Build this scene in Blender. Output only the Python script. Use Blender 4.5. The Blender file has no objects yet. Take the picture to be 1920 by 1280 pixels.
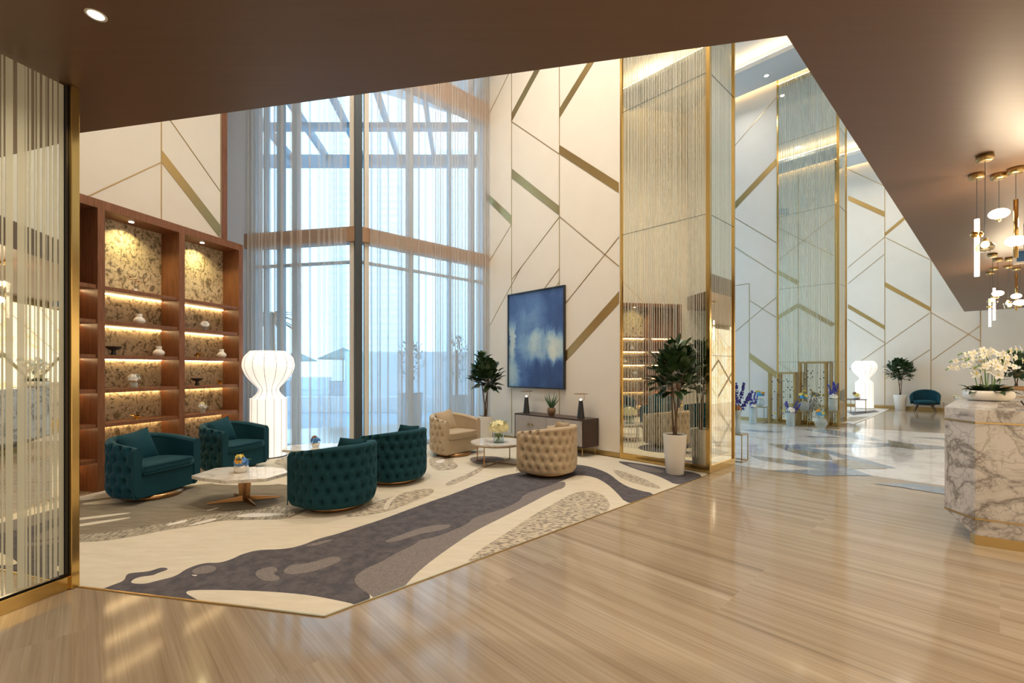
import bpy, math, random
from mathutils import Vector, Matrix
random.seed(7)
C = bpy.context.scene.collection
SC = bpy.context.scene
PI = math.pi
# ------------------------------------------------------------------ camera, world, exposure
F = 855.57            # focal length in pixels of the 1920 px wide frame
HZ = 692.0            # horizon row
EYE = 1.5
cam = bpy.data.cameras.new('camera'); camo = bpy.data.objects.new('camera', cam); C.objects.link(camo)
cam.sensor_width = 36; cam.lens = 36*F/1920; cam.shift_y = (HZ-640)/1920; cam.clip_end = 300
camo.location = (0, 0, EYE); camo.rotation_euler = (PI/2, 0, 0)
SC.camera = camo
SC.view_settings.view_transform = 'Standard'; SC.view_settings.look = 'None'
SC.view_settings.gamma = 1; SC.view_settings.use_curve_mapping = False
SC.view_settings.exposure = 0.28
SC.cycles.use_denoising = True
SC.cycles.max_bounces = 8; SC.cycles.diffuse_bounces = 4; SC.cycles.glossy_bounces = 4
SC.cycles.transparent_max_bounces = 20; SC.cycles.transmission_bounces = 4
SC.cycles.caustics_reflective = False; SC.cycles.caustics_refractive = False
SC.cycles.sample_clamp_indirect = 6; SC.cycles.blur_glossy = 0.5
w = bpy.data.worlds.new('sky'); SC.world = w; w.use_nodes = True
bg = w.node_tree.nodes['Background']; bg.inputs[0].default_value = (0.44, 0.75, 1, 1); bg.inputs[1].default_value = 3.6

def fl(px, py, z=0.0):                      # point of height z seen at a pixel
    t = (z-EYE)*F/(HZ-py)
    return Vector(((px-960)/F*t, t, z))
U = Vector((915, F, 0)).normalized(); V = Vector((-U.y, U.x, 0))
L = Vector((227, F, 0)).normalized(); LN = Vector((-L.y, L.x, 0))
P = Vector((-4040, F, 0)).normalized()
def uv(u, v, z=0.0): return U*u+V*v+Vector((0, 0, z))
def on(px, py, n, c):                       # point on the vertical plane n.p = c
    d = Vector(((px-960)/F, 1, (HZ-py)/F)); t = c/(n.x*d.x+n.y*d.y)
    return Vector((d.x*t, d.y*t, EYE+d.z*t))
HC, HT = 3.4375, 9.55
U0, U1, U2 = 6.58, 14.32, 22.4
VW = 7.916

# lamps of the rooms: discs of recessed downlights (fixtures are built further down)
def disc(loc, r, power, col, tgt=None, spread=PI):
    l = bpy.data.lights.new('downlight_beam', 'AREA'); l.shape = 'DISK'; l.size = r*2; l.energy = power; l.color = col; l.spread = spread
    o = bpy.data.objects.new('downlight_beam', l); C.objects.link(o); o.location = loc
    if tgt is not None: o.rotation_euler = (Vector(tgt)-Vector(loc)).to_track_quat('-Z', 'Y').to_euler()
    return o
WARM = (1, .80, .56); SOFT = (1, .90, .76)
LOWL = [(-2.276, 2.496), (0.2, 1.5), (1.9, .6), (-1.6, -1.2), (1.2, -1.8), (3.2, 1.9), (5.2, 2.6), (6.4, 4.8), (8.6, 6.6), (10.8, 8.6), (13.2, 10.8), (3.6, -.2), (-.4, -3.2)]
for x, y in LOWL: disc((x, y, HC-.012), .06, 11, WARM, spread=2.6)
HIGH = [uv(u, v) for u in (4.6,) for v in (3.0, 5.6)] + [uv(1.7, 4.2), uv(1.6, 6.6)] + [uv(u, v) for u in (9.0, 11.6, 13.3) for v in (2.2, 5.2)] + [uv(u, v) for u in (17.0, 20.4) for v in (2.2, 5.2)]
for p in HIGH:
    pu = p.dot(U)
    disc((p.x, p.y, HT-.02 if 13 < pu < 13.5 else 9.86), .09, 98 if pu < 7 else (15 if pu < 14 else 42), SOFT if pu < 7 or pu > 14 else (1, .97, .92), spread=2.4)

# ------------------------------------------------------------------ helpers
def spl(prof, k=5):                          # smooth a lathe profile
    q = [prof[0]]+list(prof)+[prof[-1]]; out = []
    for i in range(1, len(q)-2):
        for j in range(k):
            t = j/k; out.append(tuple(.5*(2*q[i][c]+(q[i+1][c]-q[i-1][c])*t+(2*q[i-1][c]-5*q[i][c]+4*q[i+1][c]-q[i+2][c])*t*t+(3*q[i][c]-q[i-1][c]-3*q[i+1][c]+q[i+2][c])*t**3) for c in (0, 1)))
    return [(max(a, 0), b) for a, b in out+[prof[-1]]]
class MB:
    def __init__(s): s.v = []; s.f = []; s.m = []; s.sm = []
    def add(s, vs, fs, mi=0, smooth=False):
        b = len(s.v); s.v += [tuple(x) for x in vs]
        for f in fs: s.f.append([b+i for i in f]); s.m.append(mi); s.sm.append(smooth)
        return s
    def prism(s, poly, z0, z1, mi=0, side=None):
        n = len(poly); a = sum(poly[i][0]*poly[(i+1) % n][1]-poly[(i+1) % n][0]*poly[i][1] for i in range(n))
        if a < 0: poly = poly[::-1]
        vs = [(p[0], p[1], z0) for p in poly]+[(p[0], p[1], z1) for p in poly]
        s.add(vs, [list(range(n))[::-1], list(range(n, 2*n))], mi)
        return s.add(vs, [[i, (i+1) % n, n+(i+1) % n, n+i] for i in range(n)], mi if side is None else side)
    def box(s, c, d, rz=0, mi=0, M=None):
        x, y, z = [q/2 for q in d]
        vs = [Vector((i*x, j*y, k*z)) for k in (-1, 1) for i, j in ((-1, -1), (1, -1), (1, 1), (-1, 1))]
        R = M if M is not None else Matrix.Rotation(rz, 3, 'Z')
        vs = [R @ q+Vector(c) for q in vs]
        return s.add(vs, [[3, 2, 1, 0], [4, 5, 6, 7], [0, 1, 5, 4], [1, 2, 6, 5], [2, 3, 7, 6], [3, 0, 4, 7]], mi)
    def bar(s, a, b, w_, d_, mi=0):          # rectangular bar from a to b
        a = Vector(a); b = Vector(b); q = (b-a).to_track_quat('Z', 'Y').to_matrix()
        return s.box((a+b)/2, (w_, d_, (b-a).length), M=q, mi=mi)
    def lathe(s, prof, n=32, c=(0, 0, 0), mi=0, sx=1, sy=1, smooth=True):
        vs = []; k = len(prof)
        for i in range(n):
            a = 2*PI*i/n
            vs += [(c[0]+r*math.cos(a)*sx, c[1]+r*math.sin(a)*sy, c[2]+z) for r, z in prof]
        fs = [[i*k+j, ((i+1) % n)*k+j, ((i+1) % n)*k+j+1, i*k+j+1] for i in range(n) for j in range(k-1)]
        s.add(vs, fs, mi, smooth)
        if prof[0][0] > 1e-4: s.add([vs[i*k] for i in range(n)], [list(range(n))[::-1]], mi)
        if prof[-1][0] > 1e-4: s.add([vs[i*k+k-1] for i in range(n)], [list(range(n))], mi)
        return s
    def tube(s, pts, r, n=8, mi=0, closed=False):
        pts = [Vector(p) for p in pts]; rs = r if isinstance(r, (list, tuple)) else [r]*len(pts)
        vs = []; m = len(pts); up = None
        for i, p in enumerate(pts):
            t = (pts[(i+1) % m]-pts[i-1]) if (closed or 0 < i < m-1) else (pts[1]-pts[0] if i == 0 else pts[-1]-pts[-2])
            if t.length < 1e-9: t = Vector((0, 0, 1))
            t.normalize()
            if up is None: up = Vector((0, 0, 1)) if abs(t.z) < .9 else Vector((1, 0, 0))
            x = t.cross(up)
            if x.length < 1e-4: x = t.orthogonal()
            x.normalize(); up = x.cross(t)
            vs += [p+x*math.cos(2*PI*j/n)*rs[i]+up*math.sin(2*PI*j/n)*rs[i] for j in range(n)]
        e = m if closed else m-1
        s.add(vs, [[i*n+j, i*n+(j+1) % n, ((i+1) % m)*n+(j+1) % n, ((i+1) % m)*n+j] for i in range(e) for j in range(n)], mi, True)
        if not closed: s.add(vs[:n]+vs[-n:], [list(range(n))[::-1], list(range(n, 2*n))], mi)
        return s
    def grid(s, fn, nu, nv, mi=0, smooth=True, wrap=False):
        vs = [fn(i/nu, j/nv) for i in range(nu+1) for j in range(nv+1)]
        return s.add(vs, [[i*(nv+1)+j, (i+1)*(nv+1)+j, (i+1)*(nv+1)+j+1, i*(nv+1)+j+1] for i in range(nu) for j in range(nv)], mi, smooth)
    def ball(s, c, r, n=12, mi=0, sz=1):
        k = max(5, n*2//3)
        return s.lathe([(max(r*math.sin(PI*j/k), 1e-5), -r*math.cos(PI*j/k)*sz) for j in range(k+1)], n, c, mi)
    def mesh(s, name, mats):
        me = bpy.data.meshes.new(name); me.from_pydata(s.v, [], s.f)
        for m in (mats if isinstance(mats, (list, tuple)) else [mats]): me.materials.append(m)
        me.polygons.foreach_set('material_index', s.m); me.polygons.foreach_set('use_smooth', s.sm); me.update()
        return me
    def obj(s, name, mats, parent=None, loc=None, rz=0, bevel=0, seg=2, fix=False):
        o = bpy.data.objects.new(name, s.mesh(name, mats)); C.objects.link(o)
        if parent is not None: o.parent = parent
        if loc is not None: o.location = loc
        o.rotation_euler.z = rz
        if bevel:
            b = o.modifiers.new('bevel', 'BEVEL'); b.width = bevel; b.segments = seg; b.limit_method = 'ANGLE'; b.angle_limit = .6
        return o
def tag(o, label=None, cat=None, group=None, kind=None):
    for k, x in (('label', label), ('category', cat), ('group', group), ('kind', kind)):
        if x: o[k] = x
    return o
def thing(name, label, cat, loc=(0, 0, 0), rz=0, group=None):
    o = bpy.data.objects.new(name, None); C.objects.link(o); o.location = loc; o.rotation_euler = (0, 0, rz); o.empty_display_size = .1
    return tag(o, label, cat, group)
def struct(o): o['kind'] = 'structure'; return o
def dup(root, loc, rz, label=None, group=None):
    def cp(o, par):
        c = o.copy(); C.objects.link(c); c.parent = par
        for ch in list(o.children): cp(ch, c)
        return c
    r = cp(root, None); r.location = loc; r.rotation_euler = (0, 0, rz)
    if label: r['label'] = label
    if group: r['group'] = group
    return r

# ------------------------------------------------------------------ materials
def mat(name, col=(.8, .8, .8), rough=.5, metal=0, emis=None, es=1, alpha=None, spec=.5, sheen=0, coat=0):
    m = bpy.data.materials.new(name); m.use_nodes = True; b = m.node_tree.nodes['Principled BSDF']
    b.inputs['Base Color'].default_value = (*col, 1); b.inputs['Roughness'].default_value = rough; b.inputs['Metallic'].default_value = metal
    b.inputs['Specular IOR Level'].default_value = spec
    if sheen:
        b.inputs['Sheen Weight'].default_value = sheen; b.inputs['Sheen Roughness'].default_value = .35
        b.inputs['Sheen Tint'].default_value = (*[min(1, c*4+.1) for c in col], 1)
    if coat: b.inputs['Coat Weight'].default_value = coat; b.inputs['Coat Roughness'].default_value = .08
    if emis: b.inputs['Emission Color'].default_value = (*emis, 1); b.inputs['Emission Strength'].default_value = es
    if alpha is not None: b.inputs['Alpha'].default_value = alpha
    return m
def N(m, t, **k):
    n = m.node_tree.nodes.new(t)
    for a, x in k.items():
        if a.startswith('i_'): n.inputs[a[2:].replace('_', ' ')].default_value = x
        else: setattr(n, a, x)
    return n
def lk(m, a, b): m.node_tree.links.new(a, b)
def coords(m, scale=(1, 1, 1), rot=(0, 0, 0), geo=False):
    mp = N(m, 'ShaderNodeMapping'); mp.inputs['Scale'].default_value = scale; mp.inputs['Rotation'].default_value = rot
    if geo: lk(m, N(m, 'ShaderNodeNewGeometry').outputs['Position'], mp.inputs[0])
    else: lk(m, N(m, 'ShaderNodeTexCoord').outputs['Object'], mp.inputs[0])
    return mp.outputs[0]
def noise(m, vec, sc, det=4, rough=.55, dist=0):
    n = N(m, 'ShaderNodeTexNoise'); n.inputs['Scale'].default_value = sc; n.inputs['Detail'].default_value = det
    n.inputs['Roughness'].default_value = rough; n.inputs['Distortion'].default_value = dist; lk(m, vec, n.inputs['Vector']); return n.outputs[0]
def ramp(m, fac, stops, interp='LINEAR'):
    r = N(m, 'ShaderNodeValToRGB'); r.color_ramp.interpolation = interp
    e = r.color_ramp.elements
    while len(e) < len(stops): e.new(.5)
    for q, (p, c) in zip(e, stops): q.position = p; q.color = (*c, 1)
    lk(m, fac, r.inputs[0]); return r.outputs[0]
def mix(m, fac, a, b, mode='MIX'):
    n = N(m, 'ShaderNodeMix', data_type='RGBA', blend_type=mode)
    if isinstance(fac, (int, float)): n.inputs[0].default_value = fac
    else: lk(m, fac, n.inputs[0])
    for s, x in ((6, a), (7, b)):
        if isinstance(x, tuple): n.inputs[s].default_value = (*x, 1)
        else: lk(m, x, n.inputs[s])
    return n.outputs[2]
def setc(m, out): lk(m, out, m.node_tree.nodes['Principled BSDF'].inputs['Base Color'])
def bump(m, h, st=.3, d=.01):
    n = N(m, 'ShaderNodeBump'); n.inputs['Strength'].default_value = st; n.inputs['Distance'].default_value = d
    lk(m, h, n.inputs['Height']); lk(m, n.outputs[0], m.node_tree.nodes['Principled BSDF'].inputs['Normal'])
def sheer(name, col, a, transl=.5):
    m = bpy.data.materials.new(name); m.use_nodes = True; nt = m.node_tree; nt.nodes.remove(nt.nodes['Principled BSDF'])
    out = nt.nodes['Material Output']; tr = N(m, 'ShaderNodeBsdfTransparent'); di = N(m, 'ShaderNodeBsdfDiffuse'); tl = N(m, 'ShaderNodeBsdfTranslucent')
    di.inputs[0].default_value = (*col, 1); tl.inputs[0].default_value = (*col, 1)
    m1 = N(m, 'ShaderNodeMixShader'); m1.inputs[0].default_value = transl; lk(m, di.outputs[0], m1.inputs[1]); lk(m, tl.outputs[0], m1.inputs[2])
    m2 = N(m, 'ShaderNodeMixShader'); m2.inputs[0].default_value = a; lk(m, tr.outputs[0], m2.inputs[1]); lk(m, m1.outputs[0], m2.inputs[2])
    lk(m, m2.outputs[0], out.inputs[0]); return m
def glass(name, col=(.93, .97, 1), refl=.08, rough=.0):
    m = bpy.data.materials.new(name); m.use_nodes = True; nt = m.node_tree; nt.nodes.remove(nt.nodes['Principled BSDF'])
    tr = N(m, 'ShaderNodeBsdfTransparent'); tr.inputs[0].default_value = (*col, 1); g = N(m, 'ShaderNodeBsdfGlossy'); g.inputs['Roughness'].default_value = rough
    fr = N(m, 'ShaderNodeLayerWeight'); fr.inputs[0].default_value = .5
    pw = N(m, 'ShaderNodeMath', operation='POWER'); pw.inputs[1].default_value = 4; lk(m, fr.outputs['Facing'], pw.inputs[0])
    mm = N(m, 'ShaderNodeMath', operation='MULTIPLY_ADD'); mm.inputs[1].default_value = .6; mm.inputs[2].default_value = refl*.4; lk(m, pw.outputs[0], mm.inputs[0])
    mx = N(m, 'ShaderNodeMixShader'); lk(m, mm.outputs[0], mx.inputs[0]); lk(m, tr.outputs[0], mx.inputs[1]); lk(m, g.outputs[0], mx.inputs[2])
    lk(m, mx.outputs[0], nt.nodes['Material Output'].inputs[0]); return m

M_ceil = mat('ceiling_brown', (.15, .086, .052), .42)
v_ = coords(M_ceil, (.4, 9, 1), (0, 0, 0), True); setc(M_ceil, mix(M_ceil, noise(M_ceil, v_, 3, 3), (.135, .077, .046), (.165, .097, .060)))
M_white = mat('ceiling_white', (.82, .80, .76), .8)
M_cream = mat('cream_wall', (.76, .69, .59), .55)
v_ = coords(M_cream, (1, 1, 1), (0, 0, 0), True); setc(M_cream, mix(M_cream, noise(M_cream, v_, 2.2, 6), (.73, .66, .56), (.80, .735, .64)))
M_gold = mat('polished_brass', (.62, .42, .15), .16, 1)
M_goldl = mat('brass_line', (.50, .34, .14), .3, 1)
M_goldb = mat('brushed_brass', (.50, .36, .16), .28, 1)
M_bronze = mat('bronze', (.36, .20, .09), .3, 1)
M_mirror = mat('tinted_mirror', (.91, .89, .76), .015, 1)
M_stripe = sheer('frosted_stripe', (.90, .92, .78), .46, .1)
M_stripe2 = sheer('frosted_fine_stripe', (.92, .91, .80), .35, .1)
M_alu = mat('window_metal', (.36, .43, .48), .4, .2)
M_dark = mat('dark_metal', (.06, .07, .08), .4, .5)
M_band = mat('spandrel_band', (.33, .20, .12), .45)
M_glass = glass('window_glass')
M_vase = sheer('pale_glass', (.84, .90, .90), .40, .5)
M_clear = glass('clear_glass', (.90, .95, .95), .2)
M_smoke = glass('smoked_glass', (.62, .55, .36), .45)
M_sheer = sheer('sheer_voile', (.80, .73, .67), .42, .42)
M_blind = mat('pale_plaster', (.70, .74, .80), .7)
# wood
M_wood = mat('walnut', (.2, .08, .035), .38)
v_ = coords(M_wood, (14, 14, .9)); n1 = noise(M_wood, v_, 4, 6, .6, .5)
setc(M_wood, ramp(M_wood, n1, [(.25, (.11, .038, .015)), (.5, (.20, .075, .030)), (.8, (.28, .115, .05))]))
M_ebony = mat('dark_wood', (.045, .022, .016), .35)
# floor marble, veins along V, slabs
M_floor = mat('wood_vein_marble', (.5, .4, .3), .10, spec=.45)
rotz = -math.atan2(V.y, V.x)
v_ = coords(M_floor, (1, 1, 1), (0, 0, rotz), True)
br = N(M_floor, 'ShaderNodeTexBrick', offset=.5, squash=1); br.inputs['Scale'].default_value = 1; br.inputs['Brick Width'].default_value = 2.4; br.inputs['Row Height'].default_value = .95
br.inputs['Mortar Size'].default_value = .0015; br.inputs['Mortar Smooth'].default_value = 0; br.inputs['Color1'].default_value = (0, 0, 0, 1); br.inputs['Color2'].default_value = (1, 1, 1, 1); br.inputs['Mortar'].default_value = (.5, .5, .5, 1)
lk(M_floor, v_, br.inputs[0])
off = N(M_floor, 'ShaderNodeVectorMath', operation='MULTIPLY_ADD'); lk(M_floor, br.outputs[0], off.inputs[0]); off.inputs[1].default_value = (3, 9, 5); lk(M_floor, v_, off.inputs[2])
mp = N(M_floor, 'ShaderNodeMapping'); mp.inputs['Scale'].default_value = (.16, 7.5, 1); lk(M_floor, off.outputs[0], mp.inputs[0])
n1 = noise(M_floor, mp.outputs[0], 1.5, 9, .62, .35)
mp2 = N(M_floor, 'ShaderNodeMapping'); mp2.inputs['Scale'].default_value = (.5, 46, 1); lk(M_floor, off.outputs[0], mp2.inputs[0])
n2 = noise(M_floor, mp2.outputs[0], 1.5, 4, .6, .2)
c1 = ramp(M_floor, n1, [(.25, (.235, .172, .115)), (.42, (.335, .258, .178)), (.58, (.390, .312, .224)), (.76, (.47, .395, .30))])
c2 = mix(M_floor, .45, c1, ramp(M_floor, n2, [(.3, (.58, .55, .52)), (.6, (1.06, 1.06, 1.06))]), 'MULTIPLY')
c3 = mix(M_floor, br.outputs['Fac'], c2, (.36, .28, .20))
setc(M_floor, c3)
def marble(name, base, vein, rough=.12, sc=1.0, dens=.5):
    m = mat(name, base, rough); v = coords(m, (1, 1, 1), (.3, .5, .2), True)
    w1 = noise(m, v, 1.2*sc, 8, .6, 1.2)
    a = N(m, 'ShaderNodeMath', operation='SUBTRACT'); a.inputs[1].default_value = .5; lk(m, w1, a.inputs[0])
    ab = N(m, 'ShaderNodeMath', operation='ABSOLUTE'); lk(m, a.outputs[0], ab.inputs[0])
    k = ramp(m, ab.outputs[0], [(0, (.9, .9, .9)), (.008, (.6, .6, .6)), (.028, (.18, .18, .18)), (.07, (0, 0, 0))])
    w2 = noise(m, v, 4*sc, 6, .6, 1.5)
    a2 = N(m, 'ShaderNodeMath', operation='SUBTRACT'); a2.inputs[1].default_value = .5; lk(m, w2, a2.inputs[0])
    ab2 = N(m, 'ShaderNodeMath', operation='ABSOLUTE'); lk(m, a2.outputs[0], ab2.inputs[0])
    k2 = ramp(m, ab2.outputs[0], [(0, (.8, .8, .8)), (.008, (.3, .3, .3)), (.02, (0, 0, 0))])
    vo = N(m, 'ShaderNodeTexVoronoi', feature='DISTANCE_TO_EDGE'); vo.inputs['Scale'].default_value = 3.2*sc
    wn = N(m, 'ShaderNodeTexNoise'); wn.inputs['Scale'].default_value = 2.5*sc; wn.inputs['Detail'].default_value = 5; lk(m, v, wn.inputs['Vector'])
    wv_ = N(m, 'ShaderNodeVectorMath', operation='MULTIPLY_ADD'); lk(m, wn.outputs['Color'], wv_.inputs[0]); wv_.inputs[1].default_value = (.55, .55, .35); lk(m, v, wv_.inputs[2]); lk(m, wv_.outputs[0], vo.inputs['Vector'])
    k3 = ramp(m, vo.outputs['Distance'], [(0, (.75, .75, .75)), (.012, (.30, .30, .30)), (.035, (0, 0, 0))])
    c = mix(m, k, base, vein); m3 = N(m, 'ShaderNodeMath', operation='MULTIPLY'); m3.inputs[1].default_value = dens; lk(m, k3, m3.inputs[0]); c = mix(m, m3.outputs[0], c, vein); mm = N(m, 'ShaderNodeMath', operation='MULTIPLY'); mm.inputs[1].default_value = dens; lk(m, k2, mm.inputs[0])
    setc(m, mix(m, mm.outputs[0], c, vein)); return m
M_marble = marble('veined_marble', (.64, .62, .61), (.17, .15, .14), dens=.75)
M_top = marble('cream_marble', (.74, .70, .64), (.50, .43, .34), .05, 1.4, .3)
M_zone = marble('white_floor_marble', (.70, .68, .66), (.52, .50, .47), .05, .7, .3)
M_zblue = marble('blue_floor_marble', (.20, .25, .32), (.34, .38, .44), .06, 1.5, .3)
M_zgrn = marble('grey_floor_marble', (.33, .30, .24), (.16, .15, .12), .06, 3, .5)
# onyx, backlit from behind
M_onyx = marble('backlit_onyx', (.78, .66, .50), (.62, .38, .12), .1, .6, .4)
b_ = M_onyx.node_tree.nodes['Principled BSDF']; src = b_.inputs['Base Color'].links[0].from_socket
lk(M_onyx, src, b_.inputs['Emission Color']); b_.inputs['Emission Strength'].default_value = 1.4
# wallpaper
M_paper = mat('leaf_wallpaper', (.5, .4, .25), .55)
v_ = coords(M_paper, (1, 1, 1.0)); v3_ = coords(M_paper, (1, 1, .55), (0, .7, 0)); d1 = noise(M_paper, v3_, 11, 4, .55, 1.5); d2 = noise(M_paper, v_, 16, 3, .5, 1.6)
c1 = ramp(M_paper, d1, [(.34, (.16, .115, .065)), (.42, (.40, .31, .19)), (.52, (.56, .45, .30)), (.62, (.48, .38, .25)), (.70, (.24, .18, .11))])
setc(M_paper, mix(M_paper, ramp(M_paper, d2, [(.36, (.85, .85, .85)), (.46, (0, 0, 0))]), c1, (.085, .06, .035)))
# carpet tones
def rug(name, a, b, sc=60, str_=(1, 1, 1), lo=.4, hi=.6):
    m = mat(name, a, .95, spec=.1); v = coords(m, str_, (0, 0, rotz), True); n = noise(m, v, sc, 3, .7)
    setc(m, ramp(m, n, [(lo, a), (hi, b)])); v2 = coords(m, (1, 1, 1), (0, 0, 0), True); bump(m, noise(m, v2, 320, 2), .5, .004); return m
R_cream = rug('carpet_cream', (.60, .53, .41), (.675, .605, .49), 9, (.35, 1.6, 1), .3, .7)
R_dark = rug('carpet_charcoal', (.085, .078, .088), (.125, .112, .118), 9)
R_grey = rug('carpet_grey', (.17, .15, .145), (.25, .215, .20), 90)
R_mott = rug('carpet_mottled', (.20, .17, .145), (.60, .51, .38), 34, (.55, 1.7, 1), .42, .55)
R_olive = rug('carpet_olive', (.17, .14, .10), (.29, .245, .18), 12, (.25, 3, 1), .3, .7)
R_comb = rug('carpet_comb', (.15, .13, .10), (.46, .40, .31), 30, (3, .5, 1), .45, .52)
R_pale = rug('carpet_pale', (.66, .61, .54), (.74, .69, .62), 20)
M_teal = mat('teal_velvet', (.004, .042, .058), .72, sheen=.4, spec=.2)
M_beige = mat('beige_velvet', (.46, .36, .245), .8, sheen=.25, spec=.2)
M_potw = mat('white_pot', (.80, .77, .72), .35)
M_leaf = mat('glossy_leaf', (.020, .060, .018), .30, spec=.6)
v_ = coords(M_leaf); setc(M_leaf, mix(M_leaf, noise(M_leaf, v_, 9, 2), (.012, .036, .014), (.045, .095, .028)))
M_bark = mat('bark', (.12, .07, .04), .8); M_soil = mat('soil', (.05, .03, .02), .95)
M_lampw = mat('glowing_silk', (.95, .93, .88), .8, emis=(1, .93, .82), es=.6)
M_wire = mat('lamp_wire', (.25, .20, .15), .6)
M_led = mat('warm_led', (1, .8, .5), .5, emis=(1, .72, .36), es=20)
M_ledw = mat('cove_led', (1, .85, .6), .5, emis=(1, .76, .45), es=14)
M_bulb = mat('lamp_glow', (1, .95, .85), .5, emis=(1, .84, .62), es=7)
M_black = mat('black_satin', (.02, .02, .022), .35); M_ceram = mat('white_ceramic', (.80, .76, .68), .3)
M_ornam = mat('gold_ornament', (.85, .58, .18), .22, 1)
M_pet = {k: mat('petal_'+k, c, .6) for k, c in dict(white=(.92, .92, .88), yellow=(.88, .72, .18), cream=(.90, .84, .50), blue=(.10, .28, .62), sky=(.10, .42, .72), violet=(.055, .05, .42), orange=(.85, .42, .05), rose=(.42, .22, .12)).items()}
M_green = mat('flower_green', (.16, .30, .05), .6)

# ------------------------------------------------------------------ setting
VMIN = -2.7
m = MB(); m.prism([(-9, -6), (30, -6), (30, 26), (-9, 10)], -.12, 0); struct(m.obj('floor', M_floor))
# white and blue marble inlay of the hall
m = MB(); Z = lambda x, y: (1370+x/4.683, 780+y/4.683)
def flpoly(mb, pts, z, mi):
    q = [fl(a, b, 0) for a, b in pts]; k = len(q)
    mb.add([(p.x, p.y, z) for p in q], [list(range(k))], mi)
near = [Z(30, 425), Z(330, 470), Z(1250, 525), Z(1880, 612)]
zp = [fl(*a) for a in near]+[zp_ for zp_ in (fl(1990, 945), fl(2060, 830), fl(1592, 801.5))]+[uv(U1-.05, 2.86), uv(U1-.05, 7.7), uv(U0+.95, 7.7), uv(U0+.95, 2.86)]
m.add([(p.x, p.y, .001) for p in zp], [list(range(len(zp)))], 0)
for k, (mi, pts) in enumerate([
    (1, [(60, 112), (300, 125), (480, 142), (230, 142)]), (1, [(630, 115), (850, 118), (1100, 150), (1330, 215), (1180, 212), (1030, 188)]),
    (1, [(560, 172), (850, 178), (1000, 192), (760, 188)]), (1, [(470, 250), (1080, 245), (1420, 262), (1300, 274), (640, 276), (480, 288)]),
    (2, [(320, 240), (460, 250), (560, 288), (860, 330), (905, 392), (720, 366), (540, 320)]), (1, [(480, 280), (640, 275), (850, 300), (1200, 385), (1460, 458), (1330, 456), (1030, 392), (860, 330), (600, 296)]),
    (2, [(160, 345), (330, 362), (620, 395), (560, 430), (280, 390)]), (1, [(420, 385), (700, 392), (890, 400), (1040, 455), (800, 466), (600, 440)]),
    (1, [(340, 476), (820, 468), (900, 440), (1040, 455), (1250, 525), (1030, 522), (760, 526), (600, 502)]), (2, [(900, 385), (1030, 380), (1380, 462), (1050, 464), (890, 412)]),
    (1, [(1170, 234), (1560, 240), (1880, 268), (1880, 290), (1640, 290), (1380, 262)]), (2, [(1380, 210), (1560, 240), (1690, 297), (1400, 270)]), (1, [(1600, 185), (1880, 190), (1880, 206), (1750, 196)]),
    (1, [(1250, 592), (1600, 590), (1880, 630), (1950, 700), (1500, 626)])]):
    flpoly(m, [Z(*p) for p in pts], .0015+.00025*k, mi)
struct(m.obj('floor', [M_zone, M_zblue, M_zgrn]))
# low ceiling with its bulkhead
E1 = fl(147, 250); E1 = Vector((-3.564, 3.750, 0)); E2 = Vector((1.597, 2.652, 0)); E3 = uv(21.6, .82)
EL = E1+P*2.4
m = MB(); m.prism([tuple(p)[:2] for p in (EL, E2, E3, uv(21.6, VMIN), uv(-6, VMIN), Vector((-7, -6, 0)), Vector((-7, 3, 0)))], HC, HC+.45)
struct(m.obj('ceiling', M_ceil))
m = MB()
def wallseg(mb, a, b, z0, z1, th, mi=0):    # thickness grows to the left of a->b
    a = Vector((a[0], a[1], 0)); b = Vector((b[0], b[1], 0)); d = (b-a).normalized(); n = Vector((-d.y, d.x, 0))*th
    mb.prism([tuple(p)[:2] for p in (a, b, b+n, a+n)], z0, z1, mi)
wallseg(m, E2, EL, HC+.45, 10.1, .2)
wallseg(m, E3, E2, HC+.45, 10.1, .2); wallseg(m, uv(21.6, VMIN), E3, HC+.45, 10.1, .2)
struct(m.obj('wall_balcony', M_cream))
# upper ceiling: plate with hanging soffits beside each wall
m = MB(); m.prism([(-9, 1.5), (2, 1.5), tuple(uv(23, -3))[:2], tuple(uv(23, 9))[:2], (-9, 11)], 9.9, 10.1); struct(m.obj('ceiling', M_white))
SOF = [(.7, 1.7, 4.9, 7.9), (U0-1.35, U0-.18, .9, VW-.4), (U0+1.1, U0+2.2, .9, VW), (U1-1.35, U1-.22, .9, VW), (U1+1.1, U1+2.2, .9, VW), (U2-1.35, U2-.22, -2.6, VW)]
for a, b, v0, v1 in SOF:
    s = MB(); s.prism([tuple(uv(*q))[:2] for q in ((a, v0), (b, v0), (b, v1), (a, v1))], HT, HT+.12)
    for uu in (a+.05, b-.05):
        s.prism([tuple(uv(*q))[:2] for q in ((uu-.02, v0+.1), (uu+.02, v0+.1), (uu+.02, v1-.1), (uu-.02, v1-.1))], HT+.12, HT+.15, 1)
    struct(s.obj('trim_1', [M_white, M_ledw]))
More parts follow.
